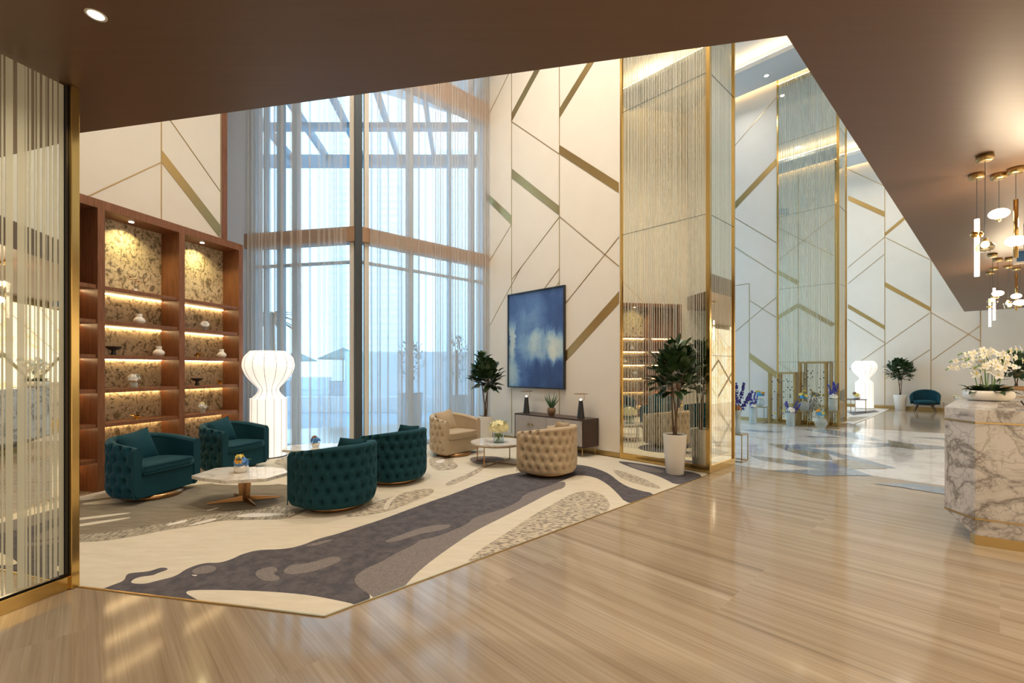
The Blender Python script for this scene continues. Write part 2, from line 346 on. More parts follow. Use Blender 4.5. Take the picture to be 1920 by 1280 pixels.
def strips(mb, bars, lines, n, c, lw, off=.006):
    nn = Vector((n.x, n.y, 0))*off
    def pt(a): p = on(a[0], a[1], n, c); return p-nn
    for bpts in bars:
        q = [pt(a) for a in bpts]; k = len(q); q2 = [a+nn*1.2 for a in q]
        nrm = (q[1]-q[0]).cross(q[2]-q[0])
        if nrm.dot(nn) > 0: q.reverse(); q2.reverse()
        mb.add(q+q2, [list(range(k))]+[[i, k+i, k+(i+1) % k, (i+1) % k] for i in range(k)], 0)
    for a, b in lines:
        A = pt(a); B = pt(b); d = (B-A).normalized(); s = d.cross(nn.normalized())*lw/2
        q = [A-s, B-s, B+s, A+s]
        if (q[1]-q[0]).cross(q[2]-q[0]).dot(nn) > 0: q.reverse()
        mb.add(q+[a_+nn*1.2 for a_ in q], [[0, 1, 2, 3]]+[[i, 4+i, 4+(i+1) % 4, (i+1) % 4] for i in range(4)], 1)
# fin walls
def fin(name, u, v0, v1):
    m = MB(); m.prism([tuple(uv(*q))[:2] for q in ((u, v0), (u+.9, v0), (u+.9, v1), (u, v1))], 0, 9.9)
    o = struct(m.obj(name, M_cream))
    s = MB()
    s.prism([tuple(uv(*q))[:2] for q in ((u-.012, v0), (u, v0), (u, v1), (u-.012, v1))], 0, .09)
    s.prism([tuple(uv(*q))[:2] for q in ((u+.9, v0), (u+.912, v0), (u+.912, v1), (u+.9, v1))], 0, .09)
    return o, s
_, base0 = fin('wall_center', U0, 4.34, VW+.3)
_, base1 = fin('wall_right', U1, 4.30, VW+.3)
struct(base0.obj('baseboard_center', M_goldb)); struct(base1.obj('baseboard_right', M_goldb))
z = lambda x, y: (880+x/2.91, 100+y/2.91)
m = MB()
strips(m, [[z(231, 325), z(231, 372), z(420, 25), z(392, 25)], [z(493, 300), z(493, 352), z(740, -50), z(708, -50)], [z(493, 500), z(493, 550), z(816, 762), z(816, 705)],
           [z(231, 628), z(231, 680), z(493, 885), z(493, 835)], [z(92, 755), z(92, 795), z(231, 935), z(231, 885)], [(1060, 658.9), (1060, 678.2), (1160.7, 568.3), (1160.7, 546)]],
       [(z(90, 368), z(250, 40)), (z(231, 372), z(493, 550)), (z(90, 1165), z(230, 935)), (z(233, 1232), z(493, 890)), (z(493, 890), z(816, 1160)), (z(816, 1002), (1060.6, 568.3)),
        (z(493, 1170), (1019, 543)), (z(493, 1245), (1040, 540)), ((912.7, 620.3), (977.5, 500)), ((959.4, 812), (959.4, 20)), ((1049, 834), (1049, 20)), ((912, 808), (912, 20))], U, U0, .012)
struct(m.obj('trim_2', [M_goldb, M_goldl]))
m = MB()
strips(m, [[(1376.4, 380.3), (1376.4, 394), (1455.7, 310), (1455.7, 296.3)], [(1405, 661), (1405, 672), (1455, 709), (1455, 696)]],
       [((1377.6, 272.9), (1455.7, 183)), ((1376.4, 407.7), (1455.7, 454.5)), ((1376.4, 462.3), (1455.7, 513)), ((1350, 539), (1405, 531.4)), ((1405, 531.4), (1405, 786)),
        ((1405, 562.7), (1455, 594.6)), ((1340, 654), (1455, 557.4))], U, U1, .014)
struct(m.obj('trim_3', [M_goldb, M_goldl]))
# far wall
m = MB(); m.prism([tuple(uv(*q))[:2] for q in ((U2, -3.2), (U2+.3, -3.2), (U2+.3, 8.5), (U2, 8.5))], 0, 9.9); struct(m.obj('wall_back', M_cream))
m = MB(); m.prism([tuple(uv(*q))[:2] for q in ((U2-.012, -2.7), (U2, -2.7), (U2, 7.8), (U2-.012, 7.8))], 0, .12); struct(m.obj('baseboard_back', M_goldb))
m = MB()
strips(m, [[(1590.5, 366.6), (1590.5, 375.6), (1658.8, 406.9), (1658.8, 396.7)], [(1659, 436.4), (1659, 443), (1745, 372), (1745, 364)], [(1659, 528.3), (1659, 537.5), (1745.5, 584), (1745.5, 576.3)], [(1590, 569.7), (1590, 577.6), (1659, 618), (1659, 610.4)]],
       [((1570, 308), (1658.8, 349)), ((1659, 444), (1590, 501.4)), ((1659, 475.8), (1590, 531.6)), ((1661, 445.6), (1743.8, 486.7)), ((1590, 598.2), (1659, 642.5)), ((1743.8, 586), (1592.8, 691.8)),
        ((1746.4, 586), (1838, 639.3)), ((1746.4, 676), (1838, 610.4)), ((1743.8, 655), (1660, 709.8)), ((1659, 760), (1659, 250)), ((1745.5, 764), (1745.5, 280)), ((1838.3, 770), (1838.3, 320))], U, U2, .018)
struct(m.obj('trim_4', [M_goldb, M_goldl]))
# back faces of the fin walls carry the same inlays (seen in the mirrors)
m = MB()
for ub in (U0+.9, U1+.9):
    def q(v, zz): return uv(ub+.008, v, zz)
    for (v0, z0, v1, z1, wd) in ((4.4, 3.2, 5.6, 4.1, .16), (5.6, 5.0, 7.2, 6.2, .16), (4.4, 7.4, 6.4, 6.0, .02), (5.6, 1.2, 7.6, 2.8, .02), (4.4, 5.9, 7.6, 8.4, .02), (5.6, .1, 5.6, 9.4, .02), (5.6, 4.1, 7.6, 2.9, .16)):
        a = q(v0, z0); b = q(v1, z1); d = (b-a).normalized(); s = d.cross(U)*wd/2
        m.add([a-s, a+s, b+s, b-s], [[0, 1, 2, 3]], 0)
struct(m.obj('trim_5', [M_goldb]))
# onyx wall behind the reception, lit from behind
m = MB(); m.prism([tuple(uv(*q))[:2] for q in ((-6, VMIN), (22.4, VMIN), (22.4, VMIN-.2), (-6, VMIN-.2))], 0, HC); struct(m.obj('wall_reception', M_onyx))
m = MB()
for k in range(12):
    ua = -5+k*2.3
    for (a0, z0, a1, z1, wd) in ((0, 0, 0, HC, .03), (0, .3, 2.3, 1.9, .11), (0, 3.1, 2.3, 1.9, .02), (0, 1.9, 2.3, .2, .11 if k % 2 else .02), (1.1, HC, 2.3, 2.6, .02)):
        a = uv(ua+a0, VMIN+.006, z0); b = uv(ua+a1, VMIN+.006, z1); d = (b-a).normalized(); s = d.cross(V)*wd/2
        m.add([a-s, b-s, b+s, a+s], [[0, 1, 2, 3]])
m.prism([tuple(uv(*q))[:2] for q in ((-6, VMIN), (21.5, VMIN), (21.5, VMIN+.02), (-6, VMIN+.02))], HC-.16, HC)
struct(m.obj('trim_6', [M_goldb]))
# walls around and behind the camera
m = MB(); wallseg(m, (-7.5, -5), (-2, -5), 0, HC, -.2); wallseg(m, (-2, -5), uv(-4.5, VMIN), 0, HC, -.2); struct(m.obj('wall_front', M_cream))
M0 = Vector((-2.97, 3.146, 0))+LN*.062; M1 = M0-L*3.4
m = MB(); wallseg(m, M1-L*.02, M1-L*6, 0, HC, -.25); struct(m.obj('wall_entry', M_cream))
SH0 = Vector((-5.02, 5.63, 0)); WL = SH0+LN*.37
m = MB(); wallseg(m, WL-L*3.6, WL+L*1.985, 0, 9.9, .3, 0); struct(m.obj('wall_left', M_cream))
m = MB(); wallseg(m, M0+LN*.16-L*.2, M0+LN*2.0-L*.3, 0, HC, .15); struct(m.obj('wall_side', M_cream))
m = MB(); wallseg(m, WL+L*1.99, WL+L*2.10, 0, 9.9, .4); struct(m.obj('trim_7', M_wood))
nL = Vector((LN.x, LN.y, 0)); cL = WL.dot(nL)
m = MB()
strips(m, [[(303, 281), (303, 305), (411.3, 445), (413.5, 423)]], [((302.5, 200), (302.5, 420)), ((150, 374.7), (302.5, 304.3)), ((290, 184), (413.7, 360)), ((413.6, 150), (413.6, 455))], nL, cL, .012)
struct(m.obj('trim_8', [M_goldb, M_goldl]))
# window corner
PC = Vector((-2.775, 8.245, 0)); CR = uv(U0, VW)
m = MB(); wallseg(m, PC+P*2.25, PC+P*3.6, 0, 9.9, -.3); wallseg(m, WL+L*2.10+LN*.15, PC+P*3.6, 0, 9.9, .2); struct(m.obj('wall_window', M_blind))
def window(name, a, b, verts, zs, glassz=9.6):
    a = Vector(a); b = Vector(b); d = (b-a).normalized(); ln = (b-a).length; rz = math.atan2(d.y, d.x)
    root = struct(thing(name, None, None, a, rz))
    fr = MB()
    for t, w_ in verts: fr.box((t, 0, glassz/2), (w_, .10, glassz))
    for z_, h_ in zs: fr.box((ln/2, 0, z_), (ln, .08, h_))
    fr.obj('window_frame', M_alu, root, bevel=.004)
    g = MB(); g.box((ln/2, .03, glassz/2), (ln, .01, glassz)); g.obj('pane', M_glass, root)
    for z0, z1 in ((3.78, 4.05), (6.97, 7.42)):
        s = MB(); s.box((ln/2, -.02, (z0+z1)/2), (ln, .22, z1-z0)); s.obj('spandrel', M_band, root, bevel=.005)
    s = MB(); s.box((ln/2, 0, .05), (ln, .16, .10)); s.obj('window_sill', M_alu, root)
    return root
def tpx(px, A, d):       # distance along line A+d*t of the ray through column px
    k = (px-960)/F; return (k*A.y-A.x)/(d.x-k*d.y)
lv = [(tpx(x, PC, P), w_) for x, w_ in ((556, .12), (528, .12), (500, .06), (478, .1))]
window('window_1', PC+P*2.3, PC, [(2.3-t, w_) for t, w_ in lv]+[(.05, .1)], [(3.44, .05), (9.5, .1)])
nR = (CR-PC); dR = nR.normalized()
rv = [(tpx(x, PC, dR), w_) for x, w_ in ((768, .12), (842, .06), (884, .10))]
window('window_2', PC, CR, rv+[(nR.length-.06, .1)], [(3.44, .05), (9.5, .1)])
for k, (a, b) in enumerate(((U0+.9, U1), (U1+.9, U2))):
    ln = b-a
    window('window_%d' % (k+3), uv(a, VW), uv(b, VW), [(i*ln/6, .1) for i in range(7)], [(3.44, .05), (9.5, .1)])
m = MB(); m.box((PC.x+.02, PC.y-.06, 4.9), (.13, .13, 9.9), rz=.4); m.box((PC.x-.10, PC.y-.02, 4.9), (.09, .06, 9.9), rz=-.2, mi=1); m.box((PC.x+.12, PC.y+.06, 4.9), (.09, .06, 9.9), rz=.75, mi=1)
struct(m.obj('trim_9', [M_dark, M_cream], bevel=.006))

# ------------------------------------------------------------------ mirrored columns with frosted stripes
def mirror_column(name, label, u, v0, v1, th=.9):
    w_ = v1-v0; root = thing(name, label, 'column', uv(u, v1), math.atan2(-V.y, -V.x))   # local x runs towards -V, local y towards +U
    core = MB(); core.box((w_/2, th/2, 4.93), (w_-.04, th-.04, 9.86)); core.obj('core', M_cream, root)
    a = MB(); a.box((w_/2, .010, 4.93), (w_-.03, .016, 9.86)); a.obj('mirror_panel', M_mirror, root)
    b = MB(); b.box((w_-.010, th/2, 4.93), (.016, th-.03, 9.86)); b.obj('mirror_panel', M_mirror, root)
    b = MB(); b.box((w_/2, th-.012, 4.93), (w_-.03, .016, 9.86)); b.obj('mirror_panel', M_mirror, root)
    s = MB(); x = .05
    rnd = random.Random(3)
    while x < w_-.06:
        q = rnd.choice((.006, .008, .012, .016)); s.box((x, .0012, 4.95), (q, .0012, 9.5)); x += q+rnd.choice((.010, .016, .024, .030))
    s.obj('frosted_stripes', M_stripe2, root)
    s = MB(); x = .05
    while x < th-.05:
        q = rnd.choice((.006, .01, .014)); s.box((w_-.0012, x, 4.95), (.0012, q, 9.5)); x += q+rnd.choice((.012, .02, .03))
    s.obj('frosted_stripes', M_stripe2, root)
    for k, (px_, py_) in enumerate(((0, 0), (w_, 0), (w_, th), (0, th))):
        p = MB(); p.box((px_, py_, 4.95), (.06 if k == 1 else .04, .06 if k == 1 else .04, 9.9)); p.obj('post', M_gold, root, bevel=.003)
    t = MB()
    t.box((w_/2, -.004, .05), (w_, .03, .10)); t.box((w_+.004, th/2, .05), (.03, th, .10)); t.box((w_/2, th+.004, .05), (w_, .03, .10))
    t.obj('base_trim', M_gold, root, bevel=.002)
    j = MB()
    for zz in (1.7, 3.75, 5.8, 7.85): j.box((w_/2, .001, zz), (w_, .006, .006)); j.box((w_-.001, th/2, zz), (.006, th, .006))
    j.obj('joint', M_dark, root)
    return root
mirror_column('mirrored_column', 'nearer tall mirrored column with fine frosted stripes and brass posts behind the large potted rubber plant', U0-.004, 2.875, 4.34)
mirror_column('mirrored_column', 'farther tall mirrored column with brass posts standing behind the flower display', U1-.004, 2.88, 4.30)
# big striped screen at the left edge
rt = thing('mirrored_screen', 'striped mirrored screen in a thick brass frame at the left edge, floor to low ceiling', 'screen', M0, math.atan2(-L.y, -L.x))  # local x towards the camera, local y = towards room
ln = 3.4
c_ = MB(); c_.box((ln/2, -.08, HC/2+.003), (ln, .12, HC-.006)); c_.obj('core', M_dark, rt)
c_ = MB(); c_.box((ln/2+.04, -.005, HC/2+.05), (ln-.1, .012, HC-.1)); c_.obj('mirror_panel', M_mirror, rt)
s = MB(); zk = [(2, 6), (10, 24), (32, 46), (47, 51), (54, 58), (64, 66), (69, 74), (79, 85), (87, 88), (92, 97), (100, 107), (110, 119), (122, 127.5)]
for a, b in zk:
    ta, tb = tpx(a, M0, -L), tpx(b, M0, -L); s.box(((ta+tb)/2, .0018, HC/2+.05), (abs(ta-tb), .0012, HC-.12))
x = .46; rnd = random.Random(5)
while x < ln-.1:
    q = rnd.choice((.01, .015, .03, .06)); s.box((x+q/2, .0018, HC/2+.05), (q, .0012, HC-.12)); x += q+rnd.choice((.015, .03, .05))
s.obj('frosted_stripes', M_stripe, rt)
p = MB(); p.box((.022, -.055, HC/2), (.05, .20, HC-.002)); p.obj('post', M_gold, rt, bevel=.004)
p = MB(); p.box((ln, -.06, HC/2), (.06, .20, HC-.002)); p.obj('post', M_gold, rt, bevel=.004)
p = MB(); p.box((ln/2, .01, .045), (ln-.02, .03, .09)); p.obj('base_trim', M_gold, rt, bevel=.002)
p = MB(); p.box((.055, .008, HC/2+.05), (.012, .018, HC-.12)); p.obj('frame_gasket', M_black, rt)

# ------------------------------------------------------------------ carpet
A_ = lambda x, y: (100+x/3, 860+y/3)
B_ = lambda x, y: (640+x/2.743, 830+y/2.743)
def smooth_poly(pts, it=2):
    for _ in range(it):
        q = []
        for i in range(len(pts)):
            a, b = Vector(pts[i]), Vector(pts[(i+1) % len(pts)]); q += [a*.75+b*.25, a*.25+b*.75]
        pts = q
    return pts
edgeA, edgeB, edgeC = (148, 1100.7), (608, 1156.7), (1329, 890)
def clip_floor(poly):                       # keep pattern inside the carpet edges (two half planes)
    for a, b in ((edgeA, edgeB), (edgeB, edgeC)):
        a = Vector(a); b = Vector(b); d = b-a; n = Vector((d.y, -d.x))
        ins = lambda p: (p-a).dot(n) >= 0
        out = []
        for i in range(len(poly)):
            p, q = poly[i], poly[(i+1) % len(poly)]
            if ins(p): out.append(p)
            if ins(p) != ins(q):
                t = (a-p).dot(n)/((q-p).dot(n)); out.append(p+(q-p)*t)
        poly = out
    return poly
CZ = .006
cm = MB()
def pt2(p): return (p.x, p.y)
cpoly = [fl(*edgeA), fl(*edgeB), fl(*edgeC), uv(U0-.04, 2.9), uv(U0-.04, VW-.05), PC+Vector((0, -.12, 0)), PC+P*2.9+Vector((0, -.12, 0)), SH0+L*2.1+LN*.36, SH0+L*2.1-LN*.003, SH0-L*1.9-LN*.003]
cm.prism([pt2(p) for p in cpoly], .0006, CZ, 0)
dark = [A_(*p) for p in ((255, 745), (330, 715), (400, 690), (410, 655), (440, 645), (540, 638), (600, 615), (640, 617), (645, 628), (590, 645), (560, 660), (500, 665), (450, 680), (430, 705), (520, 708), (580, 690), (690, 665), (750, 620), (850, 588), (930, 590), (1000, 570), (1060, 540), (1150, 515), (1300, 512), (1400, 490), (1480, 455), (1600, 425), (1750, 375))]
dark += [B_(*p) for p in ((200, 400), (440, 310), (560, 270), (700, 215), (830, 170), (920, 155), (1000, 130), (1100, 112), (1210, 112), (1290, 125), (1380, 160), (1430, 205), (1500, 240), (1640, 268), (1480, 330), (1400, 240), (1340, 195), (1290, 175), (1210, 166), (1150, 192), (1050, 230), (940, 265), (920, 300), (830, 345), (680, 385), (650, 420), (580, 450), (480, 490), (400, 500), (390, 520), (280, 570), (200, 620), (120, 650), (75, 700), (90, 740), (170, 800), (60, 860))]
dark += [A_(*p) for p in ((1725, 830), (1600, 800), (1400, 764), (1100, 744), (780, 740), (735, 757), (800, 790), (860, 830))]
pats = [(1, dark), (2, [B_(*p) for p in ((60, 700), (85, 745), (150, 785), (200, 830), (310, 760), (370, 690), (450, 620), (560, 540), (680, 460), (830, 385), (960, 320), (1090, 250), (1155, 232), (1150, 192), (1050, 230), (940, 265), (920, 300), (830, 345), (680, 385), (650, 420), (580, 450), (480, 490), (400, 500), (390, 520), (280, 570), (200, 620), (120, 650))]),
        (3, [B_(*p) for p in ((620, 640), (700, 560), (830, 480), (960, 390), (1100, 310), (1200, 255), (1300, 248), (1370, 285), (1390, 350), (1200, 440))]),
        (3, [B_(*p) for p in ((1380, 130), (1500, 165), (1600, 205), (1660, 245), (1560, 225), (1440, 190))]),
        (1, [B_(*p) for p in ((1400, 93), (1500, 103), (1650, 128), (1900, 168), (1740, 230), (1640, 175), (1520, 140))]),
        (2, [B_(*p) for p in ((1450, 105), (1560, 118), (1680, 150), (1620, 160), (1520, 135))]),
        (2, [A_(*p) for p in ((1125, 650), (1170, 620), (1240, 608), (1268, 630), (1230, 650), (1280, 670), (1260, 692), (1180, 692))]), (2, [A_(*p) for p in ((1285, 640), (1330, 600), (1450, 590), (1560, 553), (1612, 555), (1620, 578), (1540, 612), (1450, 642), (1330, 657))]),
        (2, [A_(*p) for p in ((775, 630), (850, 600), (912, 608), (918, 632), (850, 652), (790, 652))]), (2, [B_(*p) for p in ((215, 510), (300, 478), (430, 432), (540, 420), (572, 432), (500, 457), (420, 467), (330, 497), (250, 517))]),
        (2, [A_(*p) for p in ((1400, 495), (1560, 455), (1580, 460), (1470, 495))]), (6, [A_(*p) for p in ((770, 657), (815, 657), (800, 666))]),
        (4, [A_(*p) for p in ((20, 480), (145, 472), (300, 465), (500, 430), (650, 400), (800, 380), (930, 350), (1100, 345), (1290, 345), (1380, 318), (1480, 260), (1500, 180), (1180, 128), (830, 140), (290, 225), (20, 250))]),
        (5, [A_(*p) for p in ((20, 480), (145, 472), (300, 465), (500, 430), (650, 400), (800, 380), (930, 350), (1100, 345), (1290, 345), (1380, 318), (1290, 262), (1150, 285), (900, 310), (600, 370), (300, 420), (20, 440))]),
        (0, [A_(*p) for p in ((100, 340), (430, 303), (436, 311), (100, 356))]), (0, [A_(*p) for p in ((100, 376), (430, 330), (436, 338), (100, 394))]), (0, [A_(*p) for p in ((855, 294), (930, 274), (930, 283), (870, 297))]),
        (6, [A_(*p) for p in ((1010, 328), (1100, 308), (1290, 308), (1300, 318), (1200, 328), (1100, 333))]), (6, [A_(*p) for p in ((625, 374), (760, 342), (750, 358), (650, 380))]), (6, [A_(*p) for p in ((740, 382), (900, 335), (930, 345), (800, 376))]),
        (0, [A_(*p) for p in ((100, 262), (420, 215), (700, 205), (600, 225), (300, 258))]), (0, [A_(*p) for p in ((850, 140), (1150, 118), (1300, 118), (1280, 150), (1000, 152))]),
        (3, [B_(*p) for p in ((0, 392), (220, 362), (330, 322), (480, 262), (470, 232), (330, 255), (200, 300), (60, 352))]), (0, [B_(*p) for p in ((215, 345), (230, 300), (290, 265), (310, 258), (260, 300), (235, 350))]),
        (3, [B_(*p) for p in ((520, 214), (680, 150), (740, 105), (760, 112), (700, 160), (560, 226))]), (3, [B_(*p) for p in ((440, 90), (500, 55), (620, 45), (560, 90), (620, 130), (480, 150))]), (6, [B_(*p) for p in ((470, 100), (540, 80), (520, 110))]),
        (2, [B_(*p) for p in ((640, 75), (800, 68), (860, 95), (760, 100), (700, 120))]), (3, [(500, 868), (560, 850), (640, 842), (640, 862), (560, 880)]), (3, [(800, 850), (860, 842), (920, 846), (880, 856)])]
for k, (mi, pts) in enumerate(pats):
    q = clip_floor(smooth_poly([Vector(p) for p in pts], 2)); w3 = [fl(p.x, p.y, 0) for p in q]
    if len(w3) > 2: cm.add([(p.x, p.y, CZ+.0001*(k+1)) for p in w3], [list(range(len(w3)))], mi)
carpet = cm.obj('carpet', [R_cream, R_dark, R_grey, R_mott, R_olive, R_comb, R_pale])
tag(carpet, 'large abstract carpet in cream, charcoal and olive under the lounge seating', 'carpet')
m = MB(); m.bar(fl(*edgeA)+Vector((0, 0, .004)), fl(*edgeB)+Vector((0, 0, .004)), .012, .008); m.bar(fl(*edgeB)+Vector((0, 0, .004)), fl(*edgeC)+Vector((0, 0, .004)), .012, .008)
struct(m.obj('trim_10', M_goldb))

# ------------------------------------------------------------------ bookcase
bk = thing('bookcase', 'tall walnut bookcase with leaf wallpaper and lit shelves on the left wall', 'bookcase', SH0, math.atan2(L.y, L.x))
HB = 3.573; X0, X1 = -1.11, 2.06
for xa, xb in ((-1.11, -1.03), (-.081, 0), (.95, 1.038), (1.98, 2.06)):
    s = MB(); s.box(((xa+xb)/2, .17, HB/2), (xb-xa, .34, HB-.002)); s.obj('upright', M_wood, bk, bevel=.003)
s = MB(); s.box(((X0+X1)/2, .17, HB-.055), (X1-X0-.004, .336, .11)); s.obj('top_board', M_wood, bk, bevel=.003)
s = MB(); s.box(((X0+X1)/2, .345, HB/2), (X1-X0-.004, .01, HB-.01)); s.obj('back_panel', M_wood, bk)
SZ = (2.53, 2.105, 1.68, 1.255, .83, .405)
for bi, (xa, xb) in enumerate(((-1.03, -.081), (0, .95), (1.038, 1.98))):
    s = MB(); s.box(((xa+xb)/2, .337, HB/2), (xb-xa, .006, HB-.12)); s.obj('wallpaper_panel', M_paper if bi else M_wood, bk)
    for zz in SZ:
        s = MB(); s.box(((xa+xb)/2, .175, zz-.024), (xb-xa, .31, .048)); s.obj('shelf', M_wood, bk, bevel=.002)
        s = MB(); s.box(((xa+xb)/2, .31, zz-.054), (xb-xa-.04, .014, .010)); s.obj('led_strip', M_led, bk)
    if bi:
        s = MB(); s.lathe([(.028, 0), (.03, -.006), (.022, -.008)], 16, ((xa+xb)/2-.05, .17, HB-.11)); s.obj('spotlight', M_bulb, bk)
        q = bk.matrix_basis
        lp = SH0+L*((xa+xb)/2-.05)+LN*.17
        l = disc((lp.x, lp.y, HB-.125), .02, 5, (1, .85, .4), spread=2.2)
def shp(px, d, z_):       # on a shelf at depth d behind the shelf front
    n = nL; c = SH0.dot(n)+d; p = on(px, HZ, n, c); return Vector((p.x, p.y, z_))
vase = thing('ceramic_vase', 'white bulbous ceramic vase on the second shelf, upper middle bay of the bookcase', 'vase', shp(261, .16, 2.105), 0, 'white vases in the bookcase')
s = MB(); s.lathe([(.030, 0)]+spl([(.032, 0), (.05, .010), (.067, .038), (.064, .066), (.045, .088), (.034, .100), (.034, .135)])+[(.037, .142), (.030, .142), (.028, .10)], 32); s.obj('body', M_ceram, vase)
dup(vase, shp(298, .14, 1.68), 0, 'white bulbous ceramic vase beside the wide black bowl on the third shelf')
dup(vase, shp(415.5, .14, 1.68), 0, 'white bulbous ceramic vase in the right bay next to the gold ornament')
bowl = thing('pedestal_bowl', 'black pedestal bowl at the left end of the third shelf', 'bowl', shp(213, .13, 1.68), 0, 'black bowls in the bookcase')
s = MB(); s.lathe([(.03, 0), (.032, .004), (.02, .05), (.022, .058), (.06, .075), (.085, .105), (.088, .11), (.08, .108), (.05, .085), (.001, .075)], 28); s.obj('body', M_black, bowl)
dup(bowl, shp(369.5, .14, 1.255), 0, 'black pedestal bowl on the fourth shelf of the right bay')
def leafpts(base, d, up, ln, wd, droop=.3, seg=5):
    d = d.normalized(); side = d.cross(up).normalized(); n = side.cross(d)
    vs = []; fs = []
    for i in range(seg+1):
        t = i/seg; w_ = wd*math.sin(PI*min(1, t*.96+.04))**.7*(1-.25*t); c = base+d*ln*t-Vector((0, 0, 1))*droop*ln*t*t
        vs += [c-side*w_/2+n*w_*.18, c, c+side*w_/2+n*w_*.18]
    for i in range(seg):
        a = i*3; fs += [[a, a+1, a+4, a+3], [a+1, a+2, a+5, a+4]]
    return vs, fs
def orn(name, label, loc, group='gold ornaments in the bookcase'):
    o = thing(name, label, 'ornament', loc, 0, group); s = MB(); rnd = random.Random(int(loc.x*1000))
    for k in range(9):
        a = rnd.uniform(0, 2*PI); d = Vector((math.cos(a), math.sin(a), rnd.uniform(.25, 1.4)))
        v_, f_ = leafpts(Vector((0, 0, .012)), d, Vector((0, 0, 1)), rnd.uniform(.075, .11), .05, .12); s.add(v_, f_, 0, True)
    s.obj('petals', M_ornam, o); s = MB(); s.lathe([(.03, 0), (.035, .006), (.02, .012), (.01, .02)], 14); s.obj('base', M_ornam, o); return o
orn('gold_ornament', 'gold leafy ornament low in the middle bay, above the teal armchair', shp(256, .14, .83))
orn('gold_ornament', 'gold leafy ornament left of the white vase in the right bay', shp(370, .12, 1.68))
orn('gold_ornament', 'small gold leafy ornament at the right end of the fourth shelf beside the black bowl', shp(413, .12, 1.255))
sc = thing('wire_sculpture', 'curled black wire sculpture on a white block, top shelf of the middle bay', 'sculpture', shp(253, .12, 2.53), math.atan2(L.y, L.x))
s = MB(); s.box((0, 0, .02), (.05, .04, .04)); s.obj('base', M_ceram, sc, bevel=.003)
s = MB(); s.tube([(0, 0, .04), (0, 0, .13)], .003, 6); s.obj('stem', M_black, sc)
s = MB(); pts = []
for i in range(49):
    t = i/48; 
    if t < .5: a = PI*.1+t*2*PI*1.6; pts.append((-.055+.036*math.cos(a), .004*math.sin(a*2), .19+.034*math.sin(a)))
    else: a = PI*.6+(t-.5)*2*PI*1.6; pts.append((.045+.036*math.cos(a), .004*math.sin(a*2), .145+.034*math.sin(a)))
s.tube(pts, .0035, 6); s.ball((-.055, 0, .19), .014); s.ball((.045, 0, .145), .014); s.tube([(-.07, 0, .16), (0, 0, .135), (.07, 0, .175)], .003, 6); s.obj('wire_loops', M_bronze, sc)

# ------------------------------------------------------------------ flowers
def blossoms(mb, c, R, n, size, mi, rnd, flat=.7, petals=5):
    for _ in range(n):
        th = rnd.uniform(0, 2*PI); ph = math.acos(rnd.uniform(-.2, 1)); d = Vector((math.sin(ph)*math.cos(th), math.sin(ph)*math.sin(th), math.cos(ph)*flat))
        p = Vector(c)+d*R*rnd.uniform(.8, 1.05); dn = d.normalized(); x = dn.orthogonal().normalized(); y = dn.cross(x); ang = rnd.uniform(0, 6)
        for k in range(petals):
            a = ang+2*PI*k/petals; q = x*math.cos(a)+y*math.sin(a); r_ = x*-math.sin(a)+y*math.cos(a)
            mb.add([p, p+q*size*.55+r_*size*.38+dn*size*.15, p+q*size+dn*size*.28, p+q*size*.55-r_*size*.38+dn*size*.15], [[0, 1, 2, 3]], mi, False)
def stems(mb, c0, c1, n, rnd, sp=.03):
    for _ in range(n):
        a = rnd.uniform(0, 6.28); b = a+PI+rnd.uniform(-.6, .6)
        mb.tube([Vector(c0)+Vector((math.cos(a), math.sin(a), 0))*sp, Vector(c1)+Vector((math.cos(b), math.sin(b), 0))*sp*1.1], .0022, 5)
